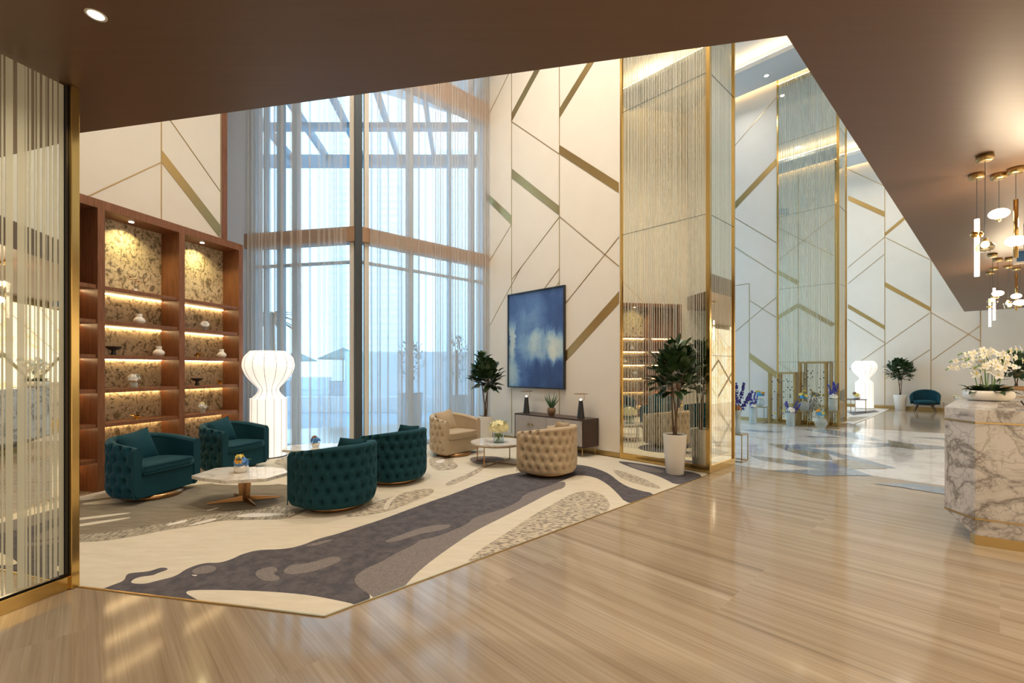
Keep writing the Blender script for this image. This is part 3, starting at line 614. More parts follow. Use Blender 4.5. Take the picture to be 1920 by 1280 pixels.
def bouquet(label, loc, scale=1.0, head=(('white', 22),), R=.08, hh=.14, vessel='cylinder', vr=.04, vh=.10, size=.03, leaves=4, group=None, spikes=None, glassm=None):
    o = thing('flower_arrangement', label, 'flowers', loc, 0, group); o.scale = (scale,)*3; rnd = random.Random(int(abs(loc[0]*977+loc[1]*31)))
    s = MB()
    if vessel == 'cylinder': s.lathe([(vr*.96, 0), (vr, .003), (vr, vh), (vr*.93, vh), (vr*.93, .008), (.001, .008)], 24)
    elif vessel == 'globe': s.lathe([(vr*.45, 0)]+[(vr*math.sin(a), vr-vr*math.cos(a)) for a in [i*PI/14 for i in range(3, 12)]]+[(vr*.42, vr*2.02)], 26)
    elif vessel == 'bowl': s.lathe([(vr*.6, 0), (vr*.9, vh*.3), (vr, vh*.7), (vr*.92, vh), (vr*.86, vh), (vr*.8, vh*.5), (.001, vh*.45)], 24)
    s.obj('vase', M_ceram if vessel == 'bowl' else (glassm or M_vase), o)
    if vessel != 'bowl':
        s = MB(); stems(s, (0, 0, .012), (0, 0, vh), 12, rnd, vr*.6); s.obj('stems', M_green, o)
    s = MB()
    for k in range(len(head)):
        nm, n = head[k]; c = (0, 0, hh) if k == 0 else (R*.55*math.cos(k*2.4), R*.55*math.sin(k*2.4), hh+R*.35*(k % 2)+R*.25)
        s.ball(c, R*(.62 if k == 0 else .3), 10, mi=k, sz=.7)
        blossoms(s, c, R*(.85 if k == 0 else .45), n, size, k, rnd)
    s.obj('blooms', [M_pet[h[0]] for h in head], o)
    if leaves:
        s = MB()
        for k in range(leaves*2):
            a = rnd.uniform(0, 6.28); v_, f_ = leafpts(Vector((0, 0, hh)), Vector((math.cos(a), math.sin(a), rnd.uniform(.2, 1.3))), Vector((0, 0, 1)), R*1.5, R*.35, .3); s.add(v_, f_, 0, True)
        s.obj('leaves', M_green, o)
    if spikes:
        s = MB()
        for (dx, dy, ln) in spikes[1]:
            d = Vector((dx, dy, 1)).normalized(); s.tube([Vector((0, 0, vh*.6)), Vector((0, 0, vh*.6))+d*ln], .003, 5, mi=1)
            for q in range(int(ln*110)):
                t = rnd.uniform(.35, 1); p = Vector((0, 0, vh*.6))+d*ln*t; r_ = .038*(1.15-t)+.008
                blossoms(s, p, r_, 1, .020, 0, rnd)
        s.obj('flower_spikes', [M_pet[spikes[0]], M_green], o)
    return o
bouquet('white flowers in a small glass on the fourth shelf of the middle bay', shp(251, .13, 1.255), 1, (('white', 34),), .075, .125, vr=.04, vh=.07, leaves=2)
bouquet('white flowers in a small glass on the second shelf of the right bay', shp(384, .13, 2.105), 1, (('white', 34),), .065, .085, vr=.035, vh=.05, leaves=1)
bouquet('white and green flowers in a glass on the fifth shelf of the right bay', shp(380, .13, .83), 1, (('white', 14), ('cream', 10), ('white', 8)), .06, .095, vr=.035, vh=.06, leaves=4)

# ------------------------------------------------------------------ tufted tub chair
def tub_chair(name, label, mat_, loc, rz, group):
    root = thing(name, label, 'armchair', loc, rz, group)      # front of the chair looks along local +y
    W, D, TH = .43, .40, .095
    st = .22                                                    # straight arm length
    Larc = PI*W; TOT = 2*st+.0+Larc
    def curve(s_):                                              # centre-line of the outer skin, s along the outline
        if s_ < st: return Vector((-W, st-s_, 0)), Vector((-1, 0, 0))
        if s_ > st+Larc: return Vector((W, s_-st-Larc, 0)), Vector((1, 0, 0))
        a = (s_-st)/W; n = Vector((-math.cos(a), -math.sin(a), 0)); return n*W, n
    nrow = 5; z0, ph = .14, .118; ncol = 14; pw = TOT/ncol
    def tuft(s_, z_):
        e = 0
        k = round((z_-z0)/ph*1.0)
        r2 = 9
        for kk in (k-1, k, k+1):
            if kk < 0 or kk > nrow-1: continue
            off_ = .5 if kk % 2 else 0
            j = round(s_/pw-.5-off_)
            if j < 0 or (j+off_+.5)*pw > TOT-.02: continue
            ds = s_-(j+.5+off_)*pw; dz = z_-(z0+kk*ph); r2 = min(r2, ds*ds+dz*dz)
        e += .036*math.exp(-r2/.0004)+.020*math.exp(-r2/.0030)
        a = ((s_/pw-.5)+(z_-z0)/(2*ph)*1.0); b = ((s_/pw-.5)-(z_-z0)/(2*ph)*1.0)
        fa = abs(a-round(a)); fb = abs(b-round(b))
        if z0-.02 < z_ < z0+ph*(nrow-1)+.03: e += .007*(math.exp(-fa*fa/.005)+math.exp(-fb*fb/.005))
        return e
    def top(s_):
        t = abs(s_/TOT-.5)*2; return .705-.085*max(0, (t-.25)/.75)**1.3
    NS, NZ = 150, 46
    prof_n = NZ
    shell = MB()
    def outer(i, j):
        s_ = i*TOT; p, n = curve(s_); zt = top(s_); z_ = .055+(zt-.035-.055)*j
        inset = .05*max(0, 1-(z_-.055)/.10)**2; end = min(s_, TOT-s_)
        fade = min(1, end/.03)
        return p+n*(-inset-tuft(s_, z_)*fade)+Vector((0, 0, z_))
    shell.grid(outer, NS, NZ)
    def roll(i, j):
        s_ = i*TOT; p, n = curve(s_); zt = top(s_); a = PI*j
        r = .035; c = TH/2
        x = -c+(c)*math.cos(a); zz = zt-.035+r*math.sin(a)
        return p+n*(x)+Vector((0, 0, zz))+n*(-tuft(s_, zt-.035)*(1-j) if j < .3 else 0)
    shell.grid(roll, NS, 8)
    def inner(i, j):
        s_ = i*TOT; p, n = curve(s_); zt = top(s_); return p-n*TH+Vector((0, 0, (zt-.035)*(1-j)+.20*j))
    shell.grid(inner, NS, 6)
    for i in (0, 1):                                            # rounded arm ends
        a = [outer(i, j/NZ) for j in range(0, NZ+1)]; b = [roll(i, j/8) for j in range(1, 9)]; c = [inner(i, j/6) for j in range(1, 7)]
        lp = a+b+c+[Vector((c[-1].x, c[-1].y, .055))]
        if i == 1: lp = lp[::-1]
        n = len(lp); mid = [p+Vector((0, .018, 0)) for p in lp]; cen = sum(mid, Vector())/n
        sh = [cen+(p-cen)*.93 for p in mid]
        shell.add(lp+sh, [[k, (k+1) % n, n+(k+1) % n, n+k] for k in range(n)], 0, True); shell.add(sh, [list(range(n))])
    shell.obj('tufted_back', mat_, root)
    # piping on the arm fronts and along the inner rim
    pp = MB()
    for i in (0, 1):
        x = -W+.004 if i == 0 else W-.004; sg = 1 if i == 0 else -1; zt = top(0)
        pp.tube([(x, st+.012, .07), (x, st+.012, zt-.05), (x+sg*.02, st+.012, zt-.012), (x+sg*TH*.5, st+.012, zt+.0), (x+sg*(TH-.02), st+.012, zt-.012), (x+sg*(TH-.004), st+.012, zt-.05), (x+sg*(TH-.004), st+.012, .40)], .005, 6)
    pp.tube([curve(s_*TOT)[0]-curve(s_*TOT)[1]*(TH+.001)+Vector((0, 0, top(s_*TOT)-.035)) for s_ in [k/60 for k in range(61)]], .0045, 6)
    pp.obj('piping', mat_, root)
    def plan(inset, fwd, n=26):
        r = W-TH-inset; q = [(-r, fwd), ]
        q += [(-r*math.cos(PI*k/n), -r*math.sin(PI*k/n)) for k in range(n+1)]
        return q+[(r, fwd)]
    sb = MB(); sb.prism(plan(-.02, st+.005), .06, .30); sb.obj('seat_base', mat_, root, bevel=.02, seg=3)
    def cushion(pl, z0_, z1_, bul):
        mb = MB(); n = len(pl); cx = sum(p[0] for p in pl)/n; cy = sum(p[1] for p in pl)/n
        rings = []; K = 8
        for k in range(K+1):
            a = PI*k/K; zz = (z0_+z1_)/2-(z1_-z0_)/2*math.cos(a); ins = .022*(1-math.sin(a))
            rings.append([Vector((cx+(p[0]-cx)*(1-ins/.3), cy+(p[1]-cy)*(1-ins/.3), zz)) for p in pl])
        for f_ in (.8, .5, .2): rings.append([Vector((cx+(p[0]-cx)*f_, cy+(p[1]-cy)*f_, z1_+bul*(1-f_*f_))) for p in pl])
        vs = [v_ for r_ in rings for v_ in r_]
        mb.add(vs, [[k*n+i, k*n+(i+1) % n, (k+1)*n+(i+1) % n, (k+1)*n+i] for k in range(len(rings)-1) for i in range(n)]+[[(len(rings)-1)*n+i for i in range(n)]], 0, True)
        return mb
    sc_ = []
    for a in plan(.004, st+.025): sc_.append(a)
    # subdivide the front edge
    fr = [(sc_[-1][0]+(sc_[0][0]-sc_[-1][0])*k/10, sc_[-1][1]+.012*math.sin(PI*k/10)) for k in range(1, 10)]
    cu = cushion(sc_+fr, .302, .415, .018).obj('seat_cushion', mat_, root)
    pc = MB(); r = W-TH-.012; pc.tube([(-r, st+.024, .400)]+[(p[0], p[1]+.004, .400) for p in fr[::-1]]+[(r, st+.024, .400)], .005, 6); pc.tube([(-r, st+.024, .318)]+[(p[0], p[1]+.004, .318) for p in fr[::-1]]+[(r, st+.024, .318)], .005, 6); pc.obj('piping', mat_, cu)
    # loose pillow leaning on the backrest
    pw_ = MB(); S = .195
    def pil(u_, v__, sg):
        x = (u_*2-1); y = (v__*2-1); t = (1-abs(x)**2.4)*(1-abs(y)**2.4); k = 1-.06*(1-abs(x)*abs(y))
        return Vector((x*S*k, sg*.065*max(t, 0)**.55, y*S*k))
    R_ = Matrix.Translation((0, -.19, .565)) @ Matrix.Rotation(.30, 4, 'X') @ Matrix.Rotation(.16, 4, 'Y')
    pw_.grid(lambda a, b: R_ @ pil(a, b, 1), 16, 16); pw_.grid(lambda a, b: R_ @ pil(b, a, -1), 16, 16)
    pw_.obj('pillow', mat_, root)
    bs = MB(); bs.lathe([(.29, 0), (.30, .006), (.30, .045), (.27, .055)], 48); bs.obj('swivel_base', M_bronze, root)
    return root
def face(dx, dy): return math.atan2(dy, dx)-PI/2
cz = CZ+.0045
ch = tub_chair('tub_armchair', 'teal velvet tufted armchair at far left before the bookcase, facing the marble table', M_teal, (-4.27, 5.42, cz), face(.985, -.17), 'teal tub armchairs')
dup(ch, (-4.11, 6.74, cz), face(.975, -.22), 'teal velvet armchair beside the glowing floor lamp, seat turned to the room')
dup(ch, (-1.93, 5.02, cz), face(-.86, .50), 'nearest teal velvet tufted armchair seen from behind, in the middle of the carpet')
dup(ch, (-1.58, 6.15, cz), face(-.86, .50), 'teal velvet armchair seen from behind, just beyond the nearest one')
be = tub_chair('tub_armchair', 'beige velvet tufted armchair by the window, facing the round white table', M_beige, (-1.02, 8.02, cz), face(.78, -.63), 'beige tub armchairs')
dup(be, (.51, 6.56, cz), face(-.80, .60), 'beige velvet tufted armchair seen from behind, in front of the sideboard')

# ------------------------------------------------------------------ tables
TZ = .335
tc = Vector((-3.04, 5.19, 0))
mt = thing('coffee_table', 'faceted cream marble coffee table with bronze cross foot between the teal chairs', 'table', (tc.x, tc.y, cz), 0, 'marble coffee tables')
tp = [fl(a, b, TZ)-tc for a, b in ((358.8, 891.3), (404.7, 877), (431, 875), (507.5, 875.3), (533, 878), (541, 885), (498.8, 896.7), (424.4, 901), (378.5, 895.6))]
s = MB(); s.prism([(p.x, p.y) for p in tp], TZ-.045, TZ-cz); s.obj('tabletop', M_top, mt, bevel=.008)
s = MB()
for a in (.35, .35+PI/2): s.add(*[x for x in (lambda R_: ([R_ @ Vector(q) for q in ((-.05, -.012, .02), (.05, -.012, .02), (.05, .012, .02), (-.05, .012, .02), (-.07, -.012, TZ-.046), (.07, -.012, TZ-.046), (.07, .012, TZ-.046), (-.07, .012, TZ-.046))], [[3, 2, 1, 0], [4, 5, 6, 7], [0, 1, 5, 4], [1, 2, 6, 5], [2, 3, 7, 6], [3, 0, 4, 7]]))(Matrix.Rotation(a, 3, 'Z'))])
s.obj('pedestal', M_bronze, mt)
for a, b in ((388, 946.6), (479, 950), (524, 932.8), (439.7, 928.5)):
    t = fl(a, b)-tc; d = t.normalized(); n = Vector((-d.y, d.x, 0)); s = MB(); t = d*min(t.length, .42)
    s.add([n*.02, -n*.02, t-n*.006, t+n*.006, n*.014+Vector((0, 0, .06)), -n*.014+Vector((0, 0, .06)), t-n*.004+Vector((0, 0, .012)), t+n*.004+Vector((0, 0, .012))], [[3, 2, 1, 0], [4, 5, 6, 7], [0, 1, 5, 4], [1, 2, 6, 5], [2, 3, 7, 6], [3, 0, 4, 7]])
    s.obj('foot', M_bronze, mt)
dup(mt, (-2.93, 6.92, cz), .3, 'faceted marble coffee table half hidden beyond the nearest teal armchair')
s = fl(452, 885, TZ)
bouquet('blue and yellow flowers in a low cream bowl on the marble coffee table', (s.x, s.y, TZ+.0), 1, (('blue', 42), ('yellow', 12), ('orange', 8)), .085, .11, 'bowl', .075, .08, .028, 4)
bouquet('small blue and rust flowers on the table beyond the nearest teal armchair', (-2.95, 6.85, TZ), 1, (('blue', 30), ('rose', 10)), .07, .09, 'bowl', .06, .06, .028, 6)
RT = thing('round_table', 'round white marble coffee table on thin bronze legs between the beige chairs', 'table', (-.23, 7.25, cz), .1)
s = MB(); s.lathe([(.405, .315), (.42, .32), (.425, .345), (.001, .345)], 64, smooth=False); s.obj('tabletop', M_top, RT)
for a in range(4):
    an = a*PI/2+.95; q = Vector((math.cos(an), math.sin(an), 0))*.385; s = MB(); s.bar(q+Vector((0, 0, 0)), q+Vector((0, 0, .315)), .016, .016); s.obj('leg', M_bronze, RT)
s = MB()
for a in range(2):
    an = a*PI/2+.95; q = Vector((math.cos(an), math.sin(an), 0))*.385; s.bar(q+Vector((0, 0, .01)), -q+Vector((0, 0, .01)), .014, .014)
s.obj('stretcher', M_bronze, RT)
s = MB(); s.tube([(.40*math.cos(a*PI/24), .40*math.sin(a*PI/24), .31) for a in range(48)], .008, 6, closed=True); s.obj('rim', M_bronze, RT)
bouquet('round bouquet of pale yellow flowers in a glass cylinder on the round table', (-.21, 7.15, .345+cz), 1, (('cream', 170),), .165, .225, vr=.085, vh=.15, size=.05, leaves=3, glassm=M_clear)

# ------------------------------------------------------------------ floor lamps
def floor_lamp(label, loc):
    o = thing('floor_lamp', label, 'lamp', (loc[0], loc[1], loc[2]), 0, 'sculptural silk floor lamps')
    pr = [(.28, .03), (.285, .06), (.285, .92), (.275, .98), (.20, 1.06), (.165, 1.12), (.17, 1.17), (.24, 1.25), (.33, 1.36), (.395, 1.50), (.40, 1.60), (.37, 1.70), (.28, 1.80), (.01, 1.80)]
    q = spl(pr[:-1], 4)+[pr[-1]]
    s = MB(); s.lathe(q, 48); s.obj('shade', M_lampw, o)
    for k in range(14):
        a = 2*PI*k/14+.1; s = MB(); s.tube([(r*1.004*math.cos(a), r*1.004*math.sin(a), z_) for r, z_ in q[:-1]], .0032, 5); s.obj('rib', M_wire, o)
    s = MB(); s.lathe([(.29, 0), (.29, .02), (.05, .03), (.05, .06), (.001, .06)], 40); s.obj('base', M_black, o)
    l = bpy.data.lights.new('lamp_light', 'POINT'); l.energy = 60; l.color = (1, .88, .70); l.shadow_soft_size = .3
    return o
floor_lamp('glowing white hourglass floor lamp beside the bookcase, in front of the curtain', (-4.17, 7.82, cz))
floor_lamp('glowing white hourglass floor lamp at the far wall beyond the farther mirrored column', (13.4, 17.35, .012))

# ------------------------------------------------------------------ rubber plants
def leaf_cluster(s, c, R, n, rnd, ll=.17, lw=.125):
    for k in range(n):
        th = rnd.uniform(0, 2*PI); ph = math.acos(rnd.uniform(-.9, 1)); d = Vector((math.sin(ph)*math.cos(th), math.sin(ph)*math.sin(th), math.cos(ph)))
        b = Vector(c)+Vector((d.x*R[0], d.y*R[1], d.z*R[2]))*rnd.uniform(.45, .92); dd = (d+Vector((0, 0, .6))+Vector((rnd.uniform(-.6, .6), rnd.uniform(-.6, .6), rnd.uniform(-.3, .8)))).normalized()
        v_, f_ = leafpts(b, dd, Vector((0, 0, 1)), ll*rnd.uniform(.75, 1.2), lw*rnd.uniform(.8, 1.15), .16); s.add(v_, f_, 0, True)
def plant(label, loc, seed, top=1.95, R=(.42, .42, .42), n=150, cz_=1.35, pot=True, hp=.565, rp=.165, clamp=None):
    o = thing('potted_rubber_plant', label, 'plant', loc, 0, 'potted rubber plants'); rnd = random.Random(seed)
    s = MB(); s.lathe([(rp*.72, 0), (rp*.74, .004), (rp*.99, hp-.01), (rp, hp), (rp*.9, hp), (rp*.88, hp-.03), (.001, hp-.03)], 40); s.obj('pot', M_potw, o)
    s = MB(); s.lathe([(.001, hp-.012), (rp*.87, hp-.02)], 24); s.obj('soil', M_soil, o)
    s = MB()
    for k in range(3):
        a = k*2.1+seed; s.tube([(.02*math.cos(a), .02*math.sin(a), hp-.03), (.03*math.cos(a+1), .03*math.sin(a+1), hp+.2), (.07*math.cos(a), .07*math.sin(a), cz_-R[2]*.6), (.15*math.cos(a), .15*math.sin(a), cz_+.1)], [.014, .012, .010, .006], 7)
    for k in range(14):
        a = rnd.uniform(0, 6.28); z_ = rnd.uniform(-.6, .7); s.tube([(.05*math.cos(a), .05*math.sin(a), cz_+z_*R[2]-.08), (R[0]*.7*math.cos(a), R[1]*.7*math.sin(a), cz_+z_*R[2]+.08)], .005, 5)
    s.obj('stem', M_bark, o)
    s = MB(); leaf_cluster(s, (0, 0, cz_), R, n, rnd); leaf_cluster(s, (rnd.uniform(-.08, .08), 0, top-.16), (R[0]*.35, R[1]*.35, .12), int(n*.12), rnd)
    if clamp:                                          # leaves rest against the surface behind, never inside it
        b_ = Vector((loc[0], loc[1], 0)).dot(U)
        for i, q in enumerate(s.v):
            e_ = b_+q[0]*U.x+q[1]*U.y-clamp
            if e_ > 0: s.v[i] = (q[0]-U.x*e_, q[1]-U.y*e_, q[2])
    s.obj('foliage', M_leaf, o)
    return o
plant('tall rubber plant in a white pot in the window corner behind the beige chair', (-.52, 9.05, cz), 1, 1.84, (.31, .31, .34), 230, 1.34)
plant('largest rubber plant in a tapered white pot before the nearer mirrored column', (2.33, 6.53, cz), 4, 1.95, (.36, .36, .38), 220, 1.42, clamp=U0-.03)
plant('rubber plant in a white pot at the far wall beside the small teal armchair', (14.25, 16.75, .002), 9, 1.93, (.44, .44, .40), 260, 1.44, rp=.2, clamp=U2-.03)

# ------------------------------------------------------------------ painting
sb_ = [on(953.7, 554, U, U0-.02), on(1060, 536.5, U, U0-.02)]
M_paint = mat('blue_abstract', (.1, .2, .4), .55)
v_ = coords(M_paint, (1, 1, 1)); n1 = noise(M_paint, v_, 1.6, 5, .6, .4); mp_ = N(M_paint, 'ShaderNodeMapping'); mp_.inputs['Scale'].default_value = (3, 3, 1); lk(M_paint, v_, mp_.inputs[0])
n2 = noise(M_paint, v_, 7, 6, .7, .6)
sx = N(M_paint, 'ShaderNodeSeparateXYZ'); lk(M_paint, v_, sx.inputs[0])
def mth(op, a, b=None, c=None):
    n = N(M_paint, 'ShaderNodeMath', operation=op)
    for i, x in enumerate((a, b, c)):
        if x is None: continue
        if isinstance(x, (int, float)): n.inputs[i].default_value = x
        else: lk(M_paint, x, n.inputs[i])
    return n.outputs[0]
n3 = noise(M_paint, mp_.outputs[0], 2.2, 4, .65, .2)
X_ = mth('ADD', sx.outputs['X'], mth('MULTIPLY', mth('SUBTRACT', n2, .5), .35)); Z_ = mth('ADD', sx.outputs['Z'], mth('MULTIPLY', mth('SUBTRACT', n3, .5), .45))
val = mth('ADD', mth('MULTIPLY', mth('SUBTRACT', n1, .5), .65), .33)
for cx, cz2, ax, az, wt in ((.75, 1.30, .5, .3, .12), (.12, .95, .10, .40, .50), (.10, .25, .25, .30, .38), (1.45, .80, .28, .28, .48), (1.0, .88, .36, .30, .30), (.6, .80, .34, .32, .22), (1.35, 1.55, .35, .45, -.20), (1.15, .20, .55, .34, -.26), (.25, 1.75, .5, .3, -.05), (.28, .55, .10, .12, -.1)):
    dx_ = mth('DIVIDE', mth('SUBTRACT', X_, cx), ax); dz_ = mth('DIVIDE', mth('SUBTRACT', Z_, cz2), az)
    g_ = mth('EXPONENT', mth('MULTIPLY', mth('ADD', mth('POWER', mth('ABSOLUTE', dx_), 4), mth('POWER', mth('ABSOLUTE', dz_), 4)), -1)); val = mth('ADD', val, mth('MULTIPLY', g_, wt))
setc(M_paint, ramp(M_paint, val, [(0, (.022, .050, .16)), (.22, (.045, .10, .27)), (.42, (.10, .20, .42)), (.58, (.22, .38, .56)), (.75, (.42, .56, .60)), (.95, (.66, .70, .62))]))
pa = thing('framed_painting', 'large blue abstract painting in a thin black frame above the sideboard', 'painting', uv(U0-.012, sb_[0].dot(V), 1.12), math.atan2(-V.y, -V.x))
wd = (sb_[0]-sb_[1]); wd = Vector((wd.x, wd.y, 0)).length; hh = 1.955
s = MB(); s.box((wd/2, -.012, hh/2), (wd-.03, .02, hh-.03)); s.obj('canvas', M_paint, pa)
s = MB()
for c_, d_ in (((wd/2, -.02, .012), (wd, .05, .024)), ((wd/2, -.02, hh-.012), (wd, .05, .024)), ((.012, -.02, hh/2), (.024, .05, hh)), ((wd-.012, -.02, hh/2), (.024, .05, hh))): s.box(c_, d_)
s.obj('frame', M_black, pa)

# ------------------------------------------------------------------ sideboard and what stands on it
SV0, SV1, SU0, SU1 = 4.79, 6.47, 6.12, 6.55
sd = thing('sideboard', 'dark wood sideboard with grey chevron doors on thin brass legs under the painting', 'sideboard', uv(SU0, SV1, cz), math.atan2(-V.y, -V.x))
W_ = SV1-SV0; D_ = SU1-SU0
s = MB()
for c_, d_ in (((W_/2, D_/2, .625), (W_, D_, .022)), ((W_/2, D_/2, .165), (W_, D_, .022)), ((.011, D_/2, .395), (.022, D_, .45)), ((W_-.011, D_/2, .395), (.022, D_, .45)), ((W_/2, D_-.01, .395), (W_, .015, .45))): s.box(c_, d_)
s.obj('body', M_ebony, sd)
M_chev = mat('chevron_door', (.42, .38, .36), .45)
v_ = coords(M_chev); wv = N(M_chev, 'ShaderNodeTexWave', wave_type='BANDS', bands_direction='DIAGONAL', wave_profile='SIN'); wv.inputs['Scale'].default_value = 16; lk(M_chev, v_, wv.inputs[0])
setc(M_chev, ramp(M_chev, wv.outputs[1], [(.35, (.20, .175, .165)), (.6, (.52, .47, .45))])); bump(M_chev, wv.outputs[1], .6, .004)
for k in range(4):
    x0 = .022+(W_-.044)*k/4; x1 = .022+(W_-.044)*(k+1)/4
    s = MB(); s.box(((x0+x1)/2, .006, .395), (x1-x0-.006, .02, .43)); d = s.obj('door', M_chev, sd, bevel=.002)
    hx = x1-.045 if k % 2 == 0 else x0+.045
    s = MB(); s.prism([(hx-.035, -.016), (hx+.035, -.016), (hx+.035, -.004), (hx-.035, -.004)], .45, .452)
    s.add([(hx-.03, -.02, .43), (hx+.03, -.02, .43), (hx, -.02, .475), (hx-.03, -.006, .43), (hx+.03, -.006, .43), (hx, -.006, .475)], [[0, 1, 2], [5, 4, 3], [0, 3, 4, 1], [1, 4, 5, 2], [2, 5, 3, 0]]); s.obj('handle', M_gold, d)
for x_ in (.06, W_-.06):
    for y_ in (.04, D_-.04):
        s = MB(); s.tube([(x_, y_, .155), (x_+(.015 if x_ > .5 else -.015), y_, 0)], [.009, .006], 8); s.obj('leg', M_goldb, sd)
def onsb(px): p = on(px, HZ, U, SU0+.21); return Vector((p.x, p.y, .636+cz))
tl = thing('table_lamp', 'black cone table lamp with flat disc top on the window end of the sideboard', 'lamp', onsb(987), .3, 'black cone table lamps')
s = MB(); s.lathe([(.066, 0), (.066, .01), (.035, .30), (.03, .305), (.001, .305)], 32); s.obj('cone_base', M_black, tl)
s = MB(); s.ball((0, 0, .322), .018, 14); s.obj('bulb', M_bulb, tl)
s = MB(); s.tube([(.04, 0, .307), (.07, 0, .33), (.07, 0, .42)], .004, 6); s.tube([(.0, 0, .307), (.04, 0, .307)], .004, 6); s.obj('arm', M_gold, tl)
s = MB(); s.lathe([(.001, .418), (.12, .418), (.123, .422), (.12, .426), (.001, .428)], 32); s.obj('disc_shade', M_bronze, tl)
dup(tl, onsb(1089), .3, 'black cone table lamp with flat disc top on the column end of the sideboard')
ag = thing('potted_aloe', 'spiky aloe in a faceted brown pot in the middle of the sideboard', 'plant', onsb(1034), 0)
s = MB(); s.lathe([(.045, 0), (.05, .01)], 20, mi=0); s.lathe([(.05, .01), (.075, .05), (.082, .09), (.07, .135), (.062, .14), (.058, .12), (.001, .12)], 9, smooth=False); s.obj('pot', mat('brown_glaze', (.22, .13, .07), .4), ag)
s = MB(); rnd = random.Random(2)
for k in range(15):
    a = k*2.4; tilt = .12+.06*k*.7; d = Vector((math.cos(a)*tilt, math.sin(a)*tilt, 1)).normalized(); ln = rnd.uniform(.22, .33); 
    s.tube([Vector((0, 0, .11))+d*ln*t+Vector((math.cos(a), math.sin(a), 0))*.02*t for t in (0, .3, .65, 1)], [.012, .013, .008, .001], 5)
s.obj('leaves', mat('aloe_green', (.05, .13, .06), .5), ag)

# ------------------------------------------------------------------ sheer curtains
def curtain(label, a, b, off, seed, dens, z1=9.5):
    a = Vector(a); b = Vector(b); d = (b-a).normalized(); n = Vector((d.y, -d.x, 0)); ln = (b-a).length; rnd = random.Random(seed)
    pts = [Vector((0, 0, 0))]; x = .01
    while x < ln-.03:                                  # gathered folds with flat voile between them
        t_ = x/ln; tight = dens(t_)
        if rnd.random() < tight: wv_ = rnd.uniform(.04, .10); amp = rnd.uniform(.020, .040); k = rnd.choice((0, .014, .022)); per = 1; flat = 0
        else: wv_ = rnd.uniform(.022, .05); amp = rnd.uniform(.018, .032); k = .006; per = 2; flat = rnd.uniform(.05, .16)
        for q in range(1, 12*per+1):
            t = q/(12*per); pts.append(Vector((x+wv_*t+k*math.sin(4*PI*t*per), amp*math.sin(2*PI*t*per), 0)))
        x += wv_+flat
        if flat: pts.append(Vector((x, 0, 0)))
    m = MB(); base = a+n*off; r = len(pts)
    zs = (.03, 1.0, 3.0, 6.0, z1); vs = []
    for j, z_ in enumerate(zs):
        for p in pts: vs.append(base+d*(p.x+.004*math.sin(j*2+p.x*9))+n*p.y*(1-.1*j/4)+Vector((0, 0, z_)))
    m.add(vs, [[j*r+i, j*r+i+1, (j+1)*r+i+1, (j+1)*r+i] for j in range(len(zs)-1) for i in range(r-1)], 0, True)
    o = thing('sheer_curtain', label, 'curtain', (0, 0, 0), 0, 'double height sheer curtains'); m.obj('voile', M_sheer, o)
    t = MB(); t.bar(base+Vector((0, 0, z1+.02)), base+d*ln+Vector((0, 0, z1+.02)), .04, .03); t.obj('curtain_track', M_white, o)
    return o
curtain('double height sheer voile curtain left of the dark window post, behind the floor lamp', PC+P*2.18, PC+P*.16, .17, 11, lambda t: .95 if t < .28 else .25)
curtain('double height sheer voile curtain right of the dark window post, up to the painting wall', PC+dR*.14, CR-dR*.03, .17, 12, lambda t: .1 if t < .2 else (.8 if t < .5 else .95))

# ------------------------------------------------------------------ reception desks
def P2(v_): return (v_[0], v_[1])
A0 = Vector((3.989, 4.208, 0)); B0 = Vector((3.957, 3.90, 0)); dF = Vector((.83, -.555, 0)).normalized(); Cx = B0+dF*2.6
D0 = Vector((5.10, 5.23, 0)); D2 = D0+dF*.8; H1 = Vector((4.31, 4.055, 0)); H2 = Vector((5.17, 4.85, 0)); H1x = H1+dF*2.3; H2x = H2+dF*2.0; D0x = D0+dF*2.9
rd = thing('reception_desk', 'large veined marble reception desk with brass inlay lines at the right edge', 'desk', (B0.x, B0.y, 0), 0)
def loc_(v_): return (v_[0]-B0.x, v_[1]-B0.y)
zt = 1.154
s = MB(); s.prism([loc_(q) for q in (A0, B0, Cx, D0x, D0)], .225, 1.06)
# undercut
ub = [loc_(q) for q in (A0, B0, Cx, D0x, D0)]; i1 = B0+(D0-A0).normalized()*.18
lb = [loc_(q) for q in (B0+Vector((.02, .06, 0)), B0, Cx, D0x+Vector((-.3, -.3, 0)), D0+Vector((-.25, -.5, 0)))]
s.add([(x, y, .225) for x, y in ub]+[(x, y, .085) for x, y in lb], [[i, 5+i, 5+(i+1) % 5, (i+1) % 5] for i in range(5)]+[[9, 8, 7, 6, 5]]); s.obj('body', M_marble, rd)
s = MB(); s.prism([loc_(q) for q in (A0, B0, H1, H2, D2, D0)], 1.06, zt); s.prism([loc_(q) for q in (B0, Cx, H1x, H1)], 1.06, zt-.0002); s.obj('countertop', M_marble, rd)
s = MB(); s.prism([loc_(q) for q in (H1, H1x, H2x, H2)], 1.055, 1.085); s.obj('worktop', M_top, rd)
s = MB()
for z_, off_ in ((1.045, .002), (.225, .002)):
    for a, b in ((A0, B0), (B0, Cx)):
        a_, b_2 = Vector((*loc_(a), z_)), Vector((*loc_(b), z_)); s.bar(a_, b_2, .012, .012)
s.obj('inlay_line', M_goldb, rd)
s = MB(); s.prism(lb, 0, .086); s.obj('plinth', M_goldb, rd)
